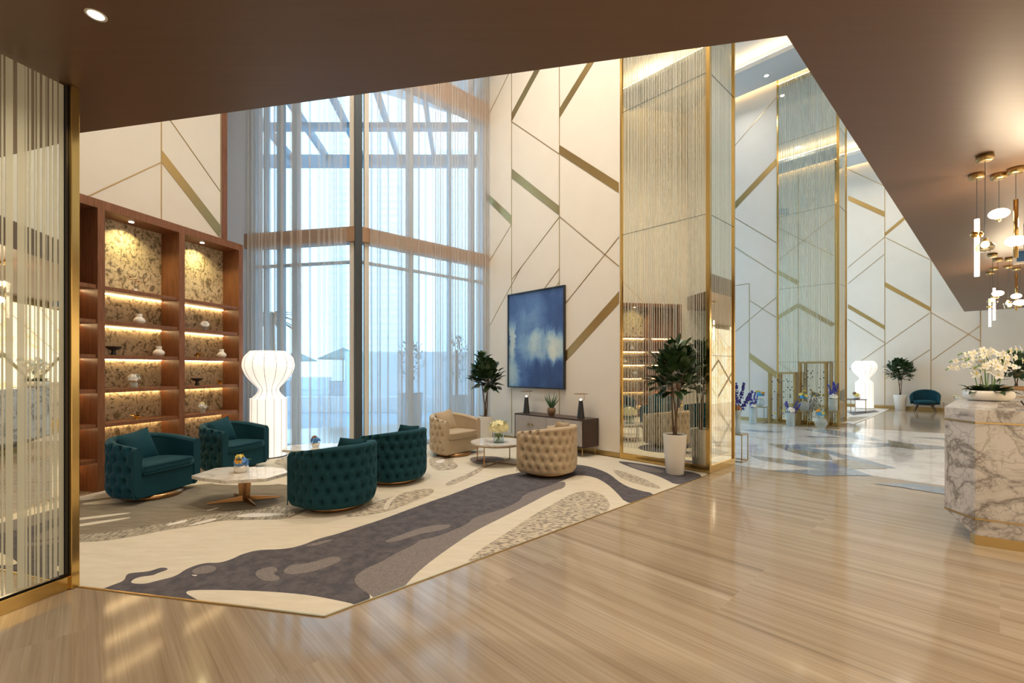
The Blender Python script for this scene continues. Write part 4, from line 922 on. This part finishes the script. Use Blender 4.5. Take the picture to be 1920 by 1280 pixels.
# tablet stand on the worktop
tb = thing('tablet', 'black flat device leaning on the sunken reception worktop', 'tablet', (4.85, 4.30, 1.085), .7); s = MB(); s.box((0, 0, .058), (.22, .012, .14), M=Matrix.Rotation(-.5, 3, 'X')); s.obj('screen', M_black, tb, bevel=.004); s = MB(); s.box((0, .03, .004), (.10, .08, .008)); s.obj('stand', M_dark, tb)
# second desk
a2 = Vector((8.0, 7.62, 0)); sd2 = thing('reception_desk', 'farther marble reception desk carrying a planter of rubber plants', 'desk', a2, math.atan2(dF.y, dF.x))
s = MB(); s.box((1.4, .45, .64), (2.8, .9, 1.02)); s.obj('body', M_marble, sd2, bevel=.004); s = MB(); s.box((1.4, .44, .065), (2.6, .8, .13)); s.obj('plinth', M_goldb, sd2)
s = MB(); s.box((1.4, -.002, 1.05), (2.8, .01, .012)); s.box((-.002, .45, 1.05), (.01, .9, .012)); s.obj('inlay_line', M_gold, sd2)
pb = thing('planter_box', 'brown planter box of rubber plants on the farther reception desk', 'planter', a2+dF*.50+Vector((.24, .36, 1.15)), math.atan2(dF.y, dF.x))
s = MB(); s.box((.35, 0, .03), (1.3, .26, .06)); s.obj('box', M_bronze, pb, bevel=.004)
rnd = random.Random(8)
for x_ in (-.1, .35, .8):
    s = MB()
    for q in (-.05, .05): s.tube([(x_, 0, .05), (x_+q*.4, 0, .2), (x_-q*1.5, 0, .4)], .008, 6)
    s.tube([(x_, 0, .03), (x_, 0, .10)], .022, 8); s.obj('stem', M_bark, pb)
    s = MB(); leaf_cluster(s, (x_, 0, .36), (.24, .2, .28), 85, rnd, .15, .10); s.obj('foliage', M_leaf, pb)
# orchids
oc = thing('orchid_planter', 'white orchids in a low round white bowl on the marble reception desk', 'orchids', (5.26, 5.04, zt), 0)
s = MB(); s.lathe([(.15, 0), (.185, .012), (.205, .05), (.205, .085), (.195, .11), (.18, .112), (.175, .09), (.001, .088)], 44); s.obj('bowl', M_ceram, oc)
s = MB(); rnd = random.Random(21)
for k in range(34):
    a = rnd.uniform(0, 6.28); r_ = rnd.uniform(.02, .13); v_, f_ = leafpts(Vector((r_*math.cos(a), r_*math.sin(a), .09)), Vector((math.cos(a), math.sin(a), rnd.uniform(.3, 1.4))), Vector((0, 0, 1)), rnd.uniform(.15, .24), .085, .42); s.add(v_, f_, 0, True)
s.obj('leaves', M_leaf, oc)
fm = MB()
for k in range(5):
    a = 2*PI*k/5+.3; q = Vector((math.cos(a), 0, math.sin(a))); r_ = Vector((-math.sin(a), 0, math.cos(a))); wq = .019 if k % 2 else .024
    fm.add([Vector((0, 0, 0)), q*.020+r_*wq*.8+Vector((0, -.006, 0)), q*.036+r_*wq*.5+Vector((0, -.004, 0)), q*.043, q*.036-r_*wq*.5+Vector((0, -.004, 0)), q*.020-r_*wq*.8+Vector((0, -.006, 0))], [[0, 1, 2, 3], [0, 3, 4, 5]], 0)
fm.ball((0, -.008, 0), .007, 8, mi=1); flower_me = fm.mesh('orchid_flower', [M_pet['white'], M_pet['yellow']])
cnt = 0
for k in range(9):
    a = 2*PI*k/9+.2; r0 = rnd.uniform(.01, .08); b0 = Vector((r0*math.cos(a), r0*math.sin(a), .09)); dx = math.cos(a)*1.0; hgt = (.30, .46, .38)[k % 3]+rnd.uniform(-.02, .03)
    side = 1 if math.cos(a) > 0 else -1; pts = []
    for i in range(13):
        t = i/12; pts.append(b0+Vector((side*(.02*t+.30*max(0, t-.55)**1.4*2.2), math.sin(a)*.10*t, hgt*min(1, t*1.5)-.10*max(0, t-.72)**1.5*2)))
    s = MB(); s.tube(pts, .004, 6); s.obj('flower_stem', M_green, oc)
    for i in (5, 6, 7, 8, 9, 10, 11, 12):
        o = bpy.data.objects.new('orchid_flower', flower_me); C.objects.link(o); o.parent = oc; cnt += 1
        o.location = pts[i]+Vector((rnd.uniform(-.015, .015), -.02, rnd.uniform(-.02, .02))); o.rotation_euler = (rnd.uniform(-.4, .3), rnd.uniform(-.5, .5), rnd.uniform(-.7, 1.0)); sc_f = .8+.35*(13-i)/6; o.scale = (sc_f,)*3
    s = MB()
    for q in range(3): s.ball(pts[-1]+Vector((side*.018*(q+1), 0, -.008*q)), .007, 6, sz=1.4)
    s.obj('buds', M_green, oc)

# ------------------------------------------------------------------ far seating
fr_ = thing('area_rug', 'pale grey patterned rug under the far side table and lamp', 'rug', (0, 0, 0)); s = MB()
rp_ = [uv(21.8, 6.9), uv(21.8, 3.05), fl(1664, 767.2), fl(1640, 779), fl(1596, 797), uv(16.2, 3.4), uv(16.2, 6.9)]
rp_ = [uv(22.2, 7.0), fl(1668, 766.5), fl(1645, 778), fl(1600, 795.5), uv(16.0, 3.2), uv(16.0, 7.0)]
s.prism([P2(p) for p in rp_], .0005, .010, 0); s.add([(p.x, p.y, .0105) for p in (fl(1590, 774), fl(1640, 769), fl(1650, 772), fl(1600, 779))], [[0, 1, 2, 3]], 1); s.add([(p.x, p.y, .0105) for p in (fl(1592, 782), fl(1632, 781), fl(1600, 791), fl(1585, 790))], [[0, 1, 2, 3]], 2)
s.obj('rug_pile', [R_pale, R_grey, R_mott], fr_)
def side_table(label, loc, r, h, matt, group=None):
    o = thing('side_table', label, 'table', loc, 0, group); s = MB(); s.lathe([(r-.006, h-.02), (r, h-.012), (r, h), (.001, h)], 40, smooth=False); s.obj('tabletop', matt, o)
    for k in range(4):
        a = k*PI/2+.75; q = Vector((math.cos(a), math.sin(a), 0))*(r-.04); s = MB(); s.tube([q+Vector((0, 0, h-.02)), q], .010, 8); s.obj('leg', M_bronze, o)
    return o
side_table('round dark side table in front of the far glowing floor lamp', (11.92, 15.95, .012), .40, .45, M_ebony)
side_table('small white side table right of the far teal armchair', (15.30, 15.85, .002), .26, .33, M_top)
bouquet('small yellow flowers in a bowl on the far dark side table', (11.98, 15.85, .463), 1, (('yellow', 20), ('rose', 12)), .11, .13, 'bowl', .10, .09, .04, 3)
bouquet('small white flowers on the side table beside the far teal armchair', (15.42, 15.8, .333), 1, (('white', 26), ('cream', 8)), .10, .16, vr=.05, vh=.10, size=.035, leaves=4)
fa = thing('lounge_chair', 'small teal tufted lounge chair with splayed dark legs at the far wall', 'armchair', (14.66, 16.2, .002), face(-.75, -.66)); fa.scale = (.78, .85, .98)
s = MB()
def bshell(i, j, o_=0):
    a = PI*(-.12+1.24*i); r = .50-o_; x = -r*math.cos(a); y = -r*.78*math.sin(a)-.02; zt_ = .30+.46*max(0, math.sin(PI*i))**.55; z_ = .26+(zt_-.26)*j
    tf = .012*(math.exp(-((i*12 % 1-.5)**2+(j*3 % 1-.5)**2)/.03)) if o_ else 0
    return Vector((x*(1+.06*j), y*(1+.10*j)-tf, z_))
s.grid(lambda i, j: bshell(i, j), 60, 12); s.grid(lambda i, j: bshell(1-i, j, .10), 60, 12)
s.grid(lambda i, j: bshell(i, 1)*(1-j)+bshell(i, 1, .10)*j+Vector((0, 0, .03*math.sin(PI*j))), 60, 5)
s.obj('backrest', M_teal, fa)
s = MB(); s.lathe([(.30, .27), (.37, .29), (.40, .34), (.37, .39), (.25, .41), (.001, .415)], 36, (0, .04, 0), sy=.9); s.obj('seat', M_teal, fa)
s = MB(); s.lathe([(.34, .235), (.37, .26), (.001, .27)], 30, (0, .0, 0), sy=.9); s.obj('seat_frame', M_ebony, fa)
for x_ in (-1, 1):
    for y_ in (-1, 1): s = MB(); s.tube([(x_*.24, y_*.18, .25), (x_*.36, y_*.26, 0)], [.026, .014], 8); s.obj('leg', M_ebony, fa)

# ------------------------------------------------------------------ flower display
def gate(label, u, v0, v1, h, seed):
    o = thing('bead_frame', label, 'display frame', uv(u, v1, .002), math.atan2(-V.y, -V.x), 'brass frames hung with beads'); w_ = v1-v0; d = .16; t = .045
    s = MB()
    for y_ in (0, d):
        s.box((t/2, y_, h/2), (t, t, h)); s.box((w_-t/2, y_, h/2), (t, t, h)); s.box((w_/2, y_, h-t/2), (w_, t*.9, t)); s.box((w_/2, y_, .012), (w_, t*.9, .024))
    for x_ in (t/2, w_-t/2): s.box((x_, d/2, h-t/2), (t*.8, d, t*.8)); s.box((x_, d/2, .012), (t*.8, d, .024))
    s.obj('frame', M_goldb, o); rnd = random.Random(seed); n = int(w_/.062)
    for k in range(n):
        x_ = t+.02+(w_-2*t-.04)*(k+.5)/n; s = MB(); zl = rnd.uniform(.06, .3); y_ = rnd.uniform(.02, d-.02); s.tube([(x_, y_, h-t), (x_, y_, zl)], .0016, 4, mi=1)
        for q in range(rnd.choice((1, 2, 3, 4))): s.ball((x_, y_, rnd.uniform(zl, h*.86)), 0.016, 8, mi=0, sz=1.15)
        if k % 4 == 1: blossoms(s, (x_, y_, rnd.uniform(.2, h*.6)), .02, 9, .03, 2, rnd)
        s.obj('bead_strand', [M_black, M_goldb, M_pet['yellow']], o)
    return o
gate('lower brass frame hung with black beads, left of the taller one', 13.80, 3.72, 4.38, 1.415, 31)
gate('taller brass frame hung with black beads before the farther mirrored column', 13.98, 3.06, 3.70, 1.70, 32)
def wire_stand(label, loc, w_, h, rz):
    o = thing('wire_stand', label, 'stand', loc, rz, 'brass wire stands'); s = MB(); t = .012; q = w_/2
    for x_ in (-q, q):
        for y_ in (-q, q): s.box((x_, y_, h/2), (t, t, h))
    for z_ in (t/2, h-t/2):
        for a in (-q, q): s.box((a, 0, z_), (t, w_, t)); s.box((0, a, z_), (w_, t, t))
    s.obj('wire_frame', M_goldb, o); s = MB(); s.box((0, 0, h+.003), (w_, w_, .006)); s.obj('top_plate', M_goldb, o); return o
rU = math.atan2(U.y, U.x)
wire_stand('brass wire stand beside the nearer mirrored column', (3.70, 7.52, .002), .26, .44, rU)
bouquet('tall violet delphiniums in a pale glass cylinder on the stand by the nearer column', (3.70, 7.52, .448), 1, (('rose', 20), ('white', 6)), .075, .40, vr=.06, vh=.36, size=.035, leaves=3, group=None, spikes=('violet', ((-.1, 0, .62), (.05, .1, .60), (.6, .1, .55), (.45, -.1, .5), (-.3, .2, .5), (.2, 0, .62))))
bouquet('blue delphiniums in a tall floor cylinder left of the beaded frames', (6.60, 12.50, .002), 1, (('white', 22),), .10, .50, vr=.09, vh=.45, size=.045, leaves=2, spikes=('violet', ((-.1, 0, .55), (.15, .1, .60), (.3, .1, .52), (-.25, -.1, .5))))
wire_stand('brass wire stand left of the lower beaded frame', (7.0, 12.86, .002), .28, .44, rU)
bouquet('blue and yellow flowers in a glass globe on the stand left of the lower frame', (7.0, 12.86, .448), 1, (('sky', 42), ('yellow', 14), ('orange', 10)), .115, .34, 'globe', .115, .23, .04, 6)
bouquet('white roses with violet spikes in a tall floor cylinder before the lower frame', (7.30, 11.96, .002), 1, (('white', 26),), .11, .42, vr=.10, vh=.36, size=.045, leaves=2, spikes=('violet', ((-.35, 0, .42), (.45, .1, .48), (.7, 0, .46), (-.2, .1, .44))))
wire_stand('brass wire stand between the two beaded frames', (7.66, 11.98, .002), .22, .40, rU)
bouquet('blue and yellow flowers in a glass globe on the stand between the frames', (7.66, 11.98, .408), 1, (('sky', 34), ('yellow', 14), ('yellow', 10)), .10, .36, 'globe', .125, .25, .04, 6)
bouquet('blue and orange flowers in a glass globe standing on the floor before the taller frame', (7.84, 11.58, .002), 1, (('sky', 36), ('orange', 14), ('yellow', 6)), .11, .36, 'globe', .14, .28, .04, 7)
wire_stand('brass wire stand at the corner of the farther mirrored column', (8.15, 11.58, .002), .24, .44, rU)
bouquet('white roses and violet spikes in a glass cylinder on the stand at the farther column', (8.15, 11.58, .448), 1, (('white', 28),), .10, .36, vr=.095, vh=.30, size=.045, leaves=2, spikes=('violet', ((-.25, 0, .50), (.1, .1, .55), (.3, .1, .52), (0, -.1, .5))))

# ------------------------------------------------------------------ pendants
def cpos(px, py): return fl(px, py, HC)
def pendant(label, px, py, kind, y0, y1=None, yg=None, group='pendants over the reception desk', k=1.0):
    c = cpos(px, py); zf = lambda y_: EYE+(HZ-y_)*c.y/F-HC
    o = thing('pendant_lamp', label, 'lamp', c, 0, group)
    s = MB(); s.lathe([(.035*k, -.055)]+spl([(.045*k, -.054), (.058*k, -.042), (.062*k, -.022), (.058*k, 0)])+[(.001, 0)], 28); s.obj('canopy', M_goldb, o)
    zt_ = zf(y0)
    s = MB(); s.tube([(0, 0, -.05), (0, 0, zt_)], .0022, 5); s.obj('cord', M_dark, o)
    if kind == 'tube':
        zb = zf(y1); s = MB(); s.lathe([(.001, zb), (.019, zb), (.019, zt_), (.001, zt_)], 16); s.obj('glowing_tube', M_bulb, o)
        if yg: zg = zf(yg); s = MB(); s.ball((-.024, 0, zg), .034, 16); s.ball((.024, 0, zg), .034, 16); s.obj('brass_ball', M_gold, o)
    elif kind == 'globe':
        s = MB(); s.ball((0, 0, zt_-.045), .078, 20, sz=.62); s.obj('glass_globe', M_bulb, o); s = MB(); s.lathe([(.001, zt_-.125), (.014, zt_-.125), (.020, zt_-.092), (.001, zt_-.09)], 14); s.obj('finial', M_gold, o)
    elif kind == 'bowl':
        s = MB(); s.ball((0, 0, zt_-.05), .030, 14, sz=1.1); s.obj('bulb', M_bulb, o); s = MB(); s.lathe([(.018, zt_+.002), (.022, zt_-.01), (.016, zt_-.02)], 14); s.obj('cap', M_gold, o)
        s = MB(); s.lathe(spl([(.018, zt_-.02), (.05, zt_-.045), (.068, zt_-.075), (.050, zt_-.105), (.001, zt_-.118)]), 28); s.obj('glass_bowl', M_smoke, o)
    elif kind == 'rod':
        zb = zf(y1); zg = zf(yg); s = MB(); s.lathe([(.001, zb), (.017, zb), (.017, zt_), (.001, zt_)], 16); s.obj('brass_rod', M_gold, o); s = MB(); s.ball((0, 0, zg), .075, 20, sz=.66); s.obj('glass_globe', M_bulb, o)
    return o
def plight(px, py, yg, e, r=.05):
    c = cpos(px, py); l = bpy.data.lights.new('pendant_light', 'POINT'); l.energy = e; l.color = (1, .78, .52); l.shadow_soft_size = r
    o = bpy.data.objects.new('pendant_light', l); C.objects.link(o); o.location = (c.x+.05, c.y-.12, EYE+(HZ-yg)*c.y/F)
pendant('glowing tube pendant with brass balls, leftmost of the near cluster', 1831.7, 326, 'tube', 411, 518, 440)
pendant('smoked glass bowl pendant low in the near cluster', 1847, 291, 'bowl', 448)
pendant('flat glowing globe pendant on a short cord in the near cluster', 1873, 326, 'globe', 392)
pendant('brass rod pendant through a glowing globe at the right edge', 1904.8, 315, 'rod', 374, 483, 452)
g2 = 'pendants of the farther cluster'
pendant('long glowing tube pendant, lowest of the farther cluster', 1856, 510, 'tube', 560, 612, 575, g2)
pendant('glowing tube pendant with brass balls in the farther cluster', 1864, 502, 'tube', 540, 600, 558, g2)
pendant('glowing globe on a cord near the left of the farther cluster', 1871, 484.7, 'globe', 545, None, None, g2)
pendant('smoked glass bowl pendant at the left of the farther cluster', 1861, 476, 'bowl', 556, None, None, g2)
pendant('smoked glass bowl pendant in the middle of the farther cluster', 1890, 498, 'bowl', 562, None, None, g2)
pendant('small smoked bowl pendant beside the middle one of the farther cluster', 1893, 483, 'bowl', 566, None, None, g2)
pendant('brass rod pendant through a glowing globe in the farther cluster', 1905.5, 502, 'rod', 512, 582, 555, g2)
pendant('glowing globe pendant at the right end of the farther cluster', 1912.5, 473, 'globe', 562, None, None, g2)
for a in ((1840, 330, 460, 16), (1890, 326, 420, 16), (1860, 500, 575, 20), (1895, 490, 560, 20)): plight(*a)
# hanging sign at the right edge
so = cpos(1932, 471+0); so = Vector((6.95, 6.0, HC)); sg = thing('hanging_sign', 'white hanging sign with blue panel at the right edge below the ceiling', 'sign', so, math.atan2(dF.y, dF.x))
s = MB(); s.box((.05, 0, -.43), (.60, .03, .20)); s.obj('board', M_ceram, sg, bevel=.004); s = MB(); s.box((.05, -.018, -.43), (.54, .006, .14)); s.obj('panel', mat('sign_blue', (.03, .14, .35), .4), sg)
s = MB()
for x_ in (-.15, .25): s.tube([(x_, 0, -.33), (x_, 0, 0)], .004, 6)
s.obj('rod', M_dark, sg)
# visible downlight fixtures
def fixture(label, loc, r):
    o = thing('downlight', label, 'light', loc, 0, 'recessed downlights'); s = MB(); s.lathe([(r, -.001), (r*1.35, -.004), (r*1.4, 0)], 24); s.obj('ring', M_white, o); s = MB(); s.lathe([(.001, -.002), (r, -.002)], 20); s.obj('lens', M_bulb, o); return o
fixture('round recessed downlight in the brown ceiling at the top left', (-2.276, 2.496, HC-.001), .035)
p = on(1437, 142, U, 13.5); p = fl(1437, 142, HT); fixture('small recessed downlight in the high soffit before the farther column', (p.x, p.y, HT-.001), .05)

# ------------------------------------------------------------------ outside
M_pave = mat('paving', (.3, .4, .5), .7)
v_ = coords(M_pave, (1, 1, 1), (0, 0, 0), True); wv = N(M_pave, 'ShaderNodeTexWave', wave_type='BANDS', bands_direction='Y'); wv.inputs['Scale'].default_value = 1.2; wv.inputs['Distortion'].default_value = 2; lk(M_pave, v_, wv.inputs[0]); setc(M_pave, ramp(M_pave, wv.outputs[1], [(.3, (.20, .29, .37)), (.6, (.36, .45, .52))]))
m = MB(); m.prism([(-60, 9.7), (-7, 9.7), P2(PC+P*3.8+Vector((0, .5, 0))), P2(PC+Vector((0, .35, 0))), P2(CR+V*.5), P2(uv(24, VW+.5)), (40, 90), (-60, 90)], -.10, -.02)
struct(m.obj('floor_terrace', M_pave))
M_out = mat('exterior_white', (.72, .76, .80), .7); M_steel = mat('canopy_steel', (.30, .38, .45), .5, .2)
M_fac = mat('facade', (.66, .70, .74), .7); v_ = coords(M_fac, (1, 1, 1), (0, 0, 0), True); wv = N(M_fac, 'ShaderNodeTexWave', wave_type='BANDS', bands_direction='Z'); wv.inputs['Scale'].default_value = .35; lk(M_fac, v_, wv.inputs[0]); setc(M_fac, ramp(M_fac, wv.outputs[1], [(.2, (.78, .82, .86)), (.35, (.92, .94, .96))]))
def outbox(name, label, cat, c, d, mat_, rz=0, parts=None):
    o = thing(name, label, cat, c, rz); s = MB(); s.box((0, 0, d[2]/2), d); s.obj('body', mat_, o, bevel=.01); return o
b1 = outbox('garden_wall', 'plain pale garden wall outside, right of the dark window post', 'wall', (-4.3, 19, -.02), (5.2, .4, 2.25), M_out)
outbox('low_wall', 'long low pale wall crossing the terrace outside', 'wall', (-9.5, 16.2, -.02), (14, .25, .55), M_out)
bld = thing('office_building', 'pale high-rise building outside, hazy beyond the canopy', 'building', (-18, 62, 0)); s = MB(); s.box((0, 0, 20), (9, 10, 40)); s.obj('facade', M_fac, bld); s = MB(); s.box((0, 0, 40.5), (8, 9, 1)); s.obj('roof', M_out, bld)
bld = thing('office_building', 'second pale high-rise outside, right of the dark window post', 'building', (-6, 70, 0)); s = MB(); s.box((0, 0, 16), (10, 10, 32)); s.obj('facade', M_fac, bld); s = MB(); s.box((0, 0, 32.5), (9, 9, 1)); s.obj('roof', M_out, bld)
cn = thing('entrance_canopy', 'steel beam canopy outside the tall window', 'canopy', (-3.5, 11.5, 0))
for y_, h_ in ((13.4, .32), (11.5, .14)): s = MB(); s.box((0, y_-11.5, 7.6), (15, .2, h_)); s.obj('beam', M_steel, cn)
for k in range(11):
    x_ = -8.6+1.05*k+3.5; s = MB(); s.bar((x_, 2.0, 7.72), (x_+.35, -1.6, 7.72), .10, .22); s.obj('rafter', M_steel, cn)
for x_ in (-7.2, 7.2): s = MB(); s.box((x_, 1.9, 3.8), (.25, .25, 7.62)); s.obj('post', M_steel, cn)
def out_plant(name, label, x, y, hp, h, kind):
    o = thing(name, label, 'plant' if kind != 'palm' else 'palm tree', (x, y, -.02)); rnd = random.Random(int(x*13+y)); s = MB()
    if kind == 'palm':
        s.tube([(0, 0, 0), (.1, 0, h*.5), (0, 0, h)], [.2, .15, .13], 10); s.obj('trunk', M_bark, o); s = MB()
        for k in range(30):
            a = k*2.4; d = Vector((math.cos(a), math.sin(a), rnd.uniform(-.1, 1.1))).normalized()
            v2, f2 = leafpts(Vector((0, 0, h)), d, Vector((0, 0, 1)), 1.7, .30, .5, 8); s.add(v2, f2, 0, True)
        s.obj('fronds', M_leaf, o)
    else:
        s.lathe([(.30, 0), (.36, hp), (.32, hp), (.001, hp-.05)], 24); s.obj('pot', M_steel, o); s = MB(); s.tube([(0, 0, hp-.05), (0, 0, h*.8)], .03, 6); s.obj('stem', M_bark, o)
        s = MB(); leaf_cluster(s, (0, 0, (hp+h)/2+.1), (.42, .42, (h-hp)/2), 260, rnd, .12, .04); s.obj('foliage', mat('olive_leaf', (.10, .16, .12), .6), o)
    return o
out_plant('palm_tree', 'palm tree outside behind the left curtain', -13.2, 25, 0, 4.2, 'palm')
out_plant('potted_shrub', 'tall potted shrub outside behind the right curtain', -2.75, 12.3, .9, 2.4, 's')
out_plant('potted_shrub', 'potted olive shrub outside, nearest the painting wall', -1.6, 13.2, .8, 2.6, 's')
def umbrella(label, x, y):
    o = thing('patio_umbrella', label, 'umbrella', (x, y, -.02), 0, 'patio umbrellas on the terrace'); s = MB(); s.tube([(0, 0, 0), (0, 0, 2.75)], .03, 8); s.obj('pole', M_dark, o)
    s = MB(); s.lathe([(1.5, 2.1), (1.48, 2.16), (.02, 2.8), (.001, 2.82)], 8, smooth=False); s.obj('canopy', mat('umbrella_cloth', (.13, .22, .22), .8), o); s = MB(); s.lathe([(.3, 0), (.3, .08), (.001, .08)], 16); s.obj('base', M_dark, o)
umbrella('grey green patio umbrella outside, left of the dark window post', -10.0, 27)
umbrella('farther grey green patio umbrella outside, near the left window edge', -15.6, 33)
for k, (x, y) in enumerate(((-7.4, 19.5), (-9.6, 19.8))):
    o = thing('square_planter', ('dark square planter outside just left of the dark window post', 'dark square planter outside, the more distant and left one')[k], 'planter', (x, y, -.02), 0, 'square planters on the terrace'); s = MB(); s.box((0, 0, .5), (.6, .6, 1.0)); s.obj('box', M_alu, o, bevel=.01); s = MB(); s.box((0, 0, 1.0), (.52, .52, .03)); s.obj('soil', M_soil, o)
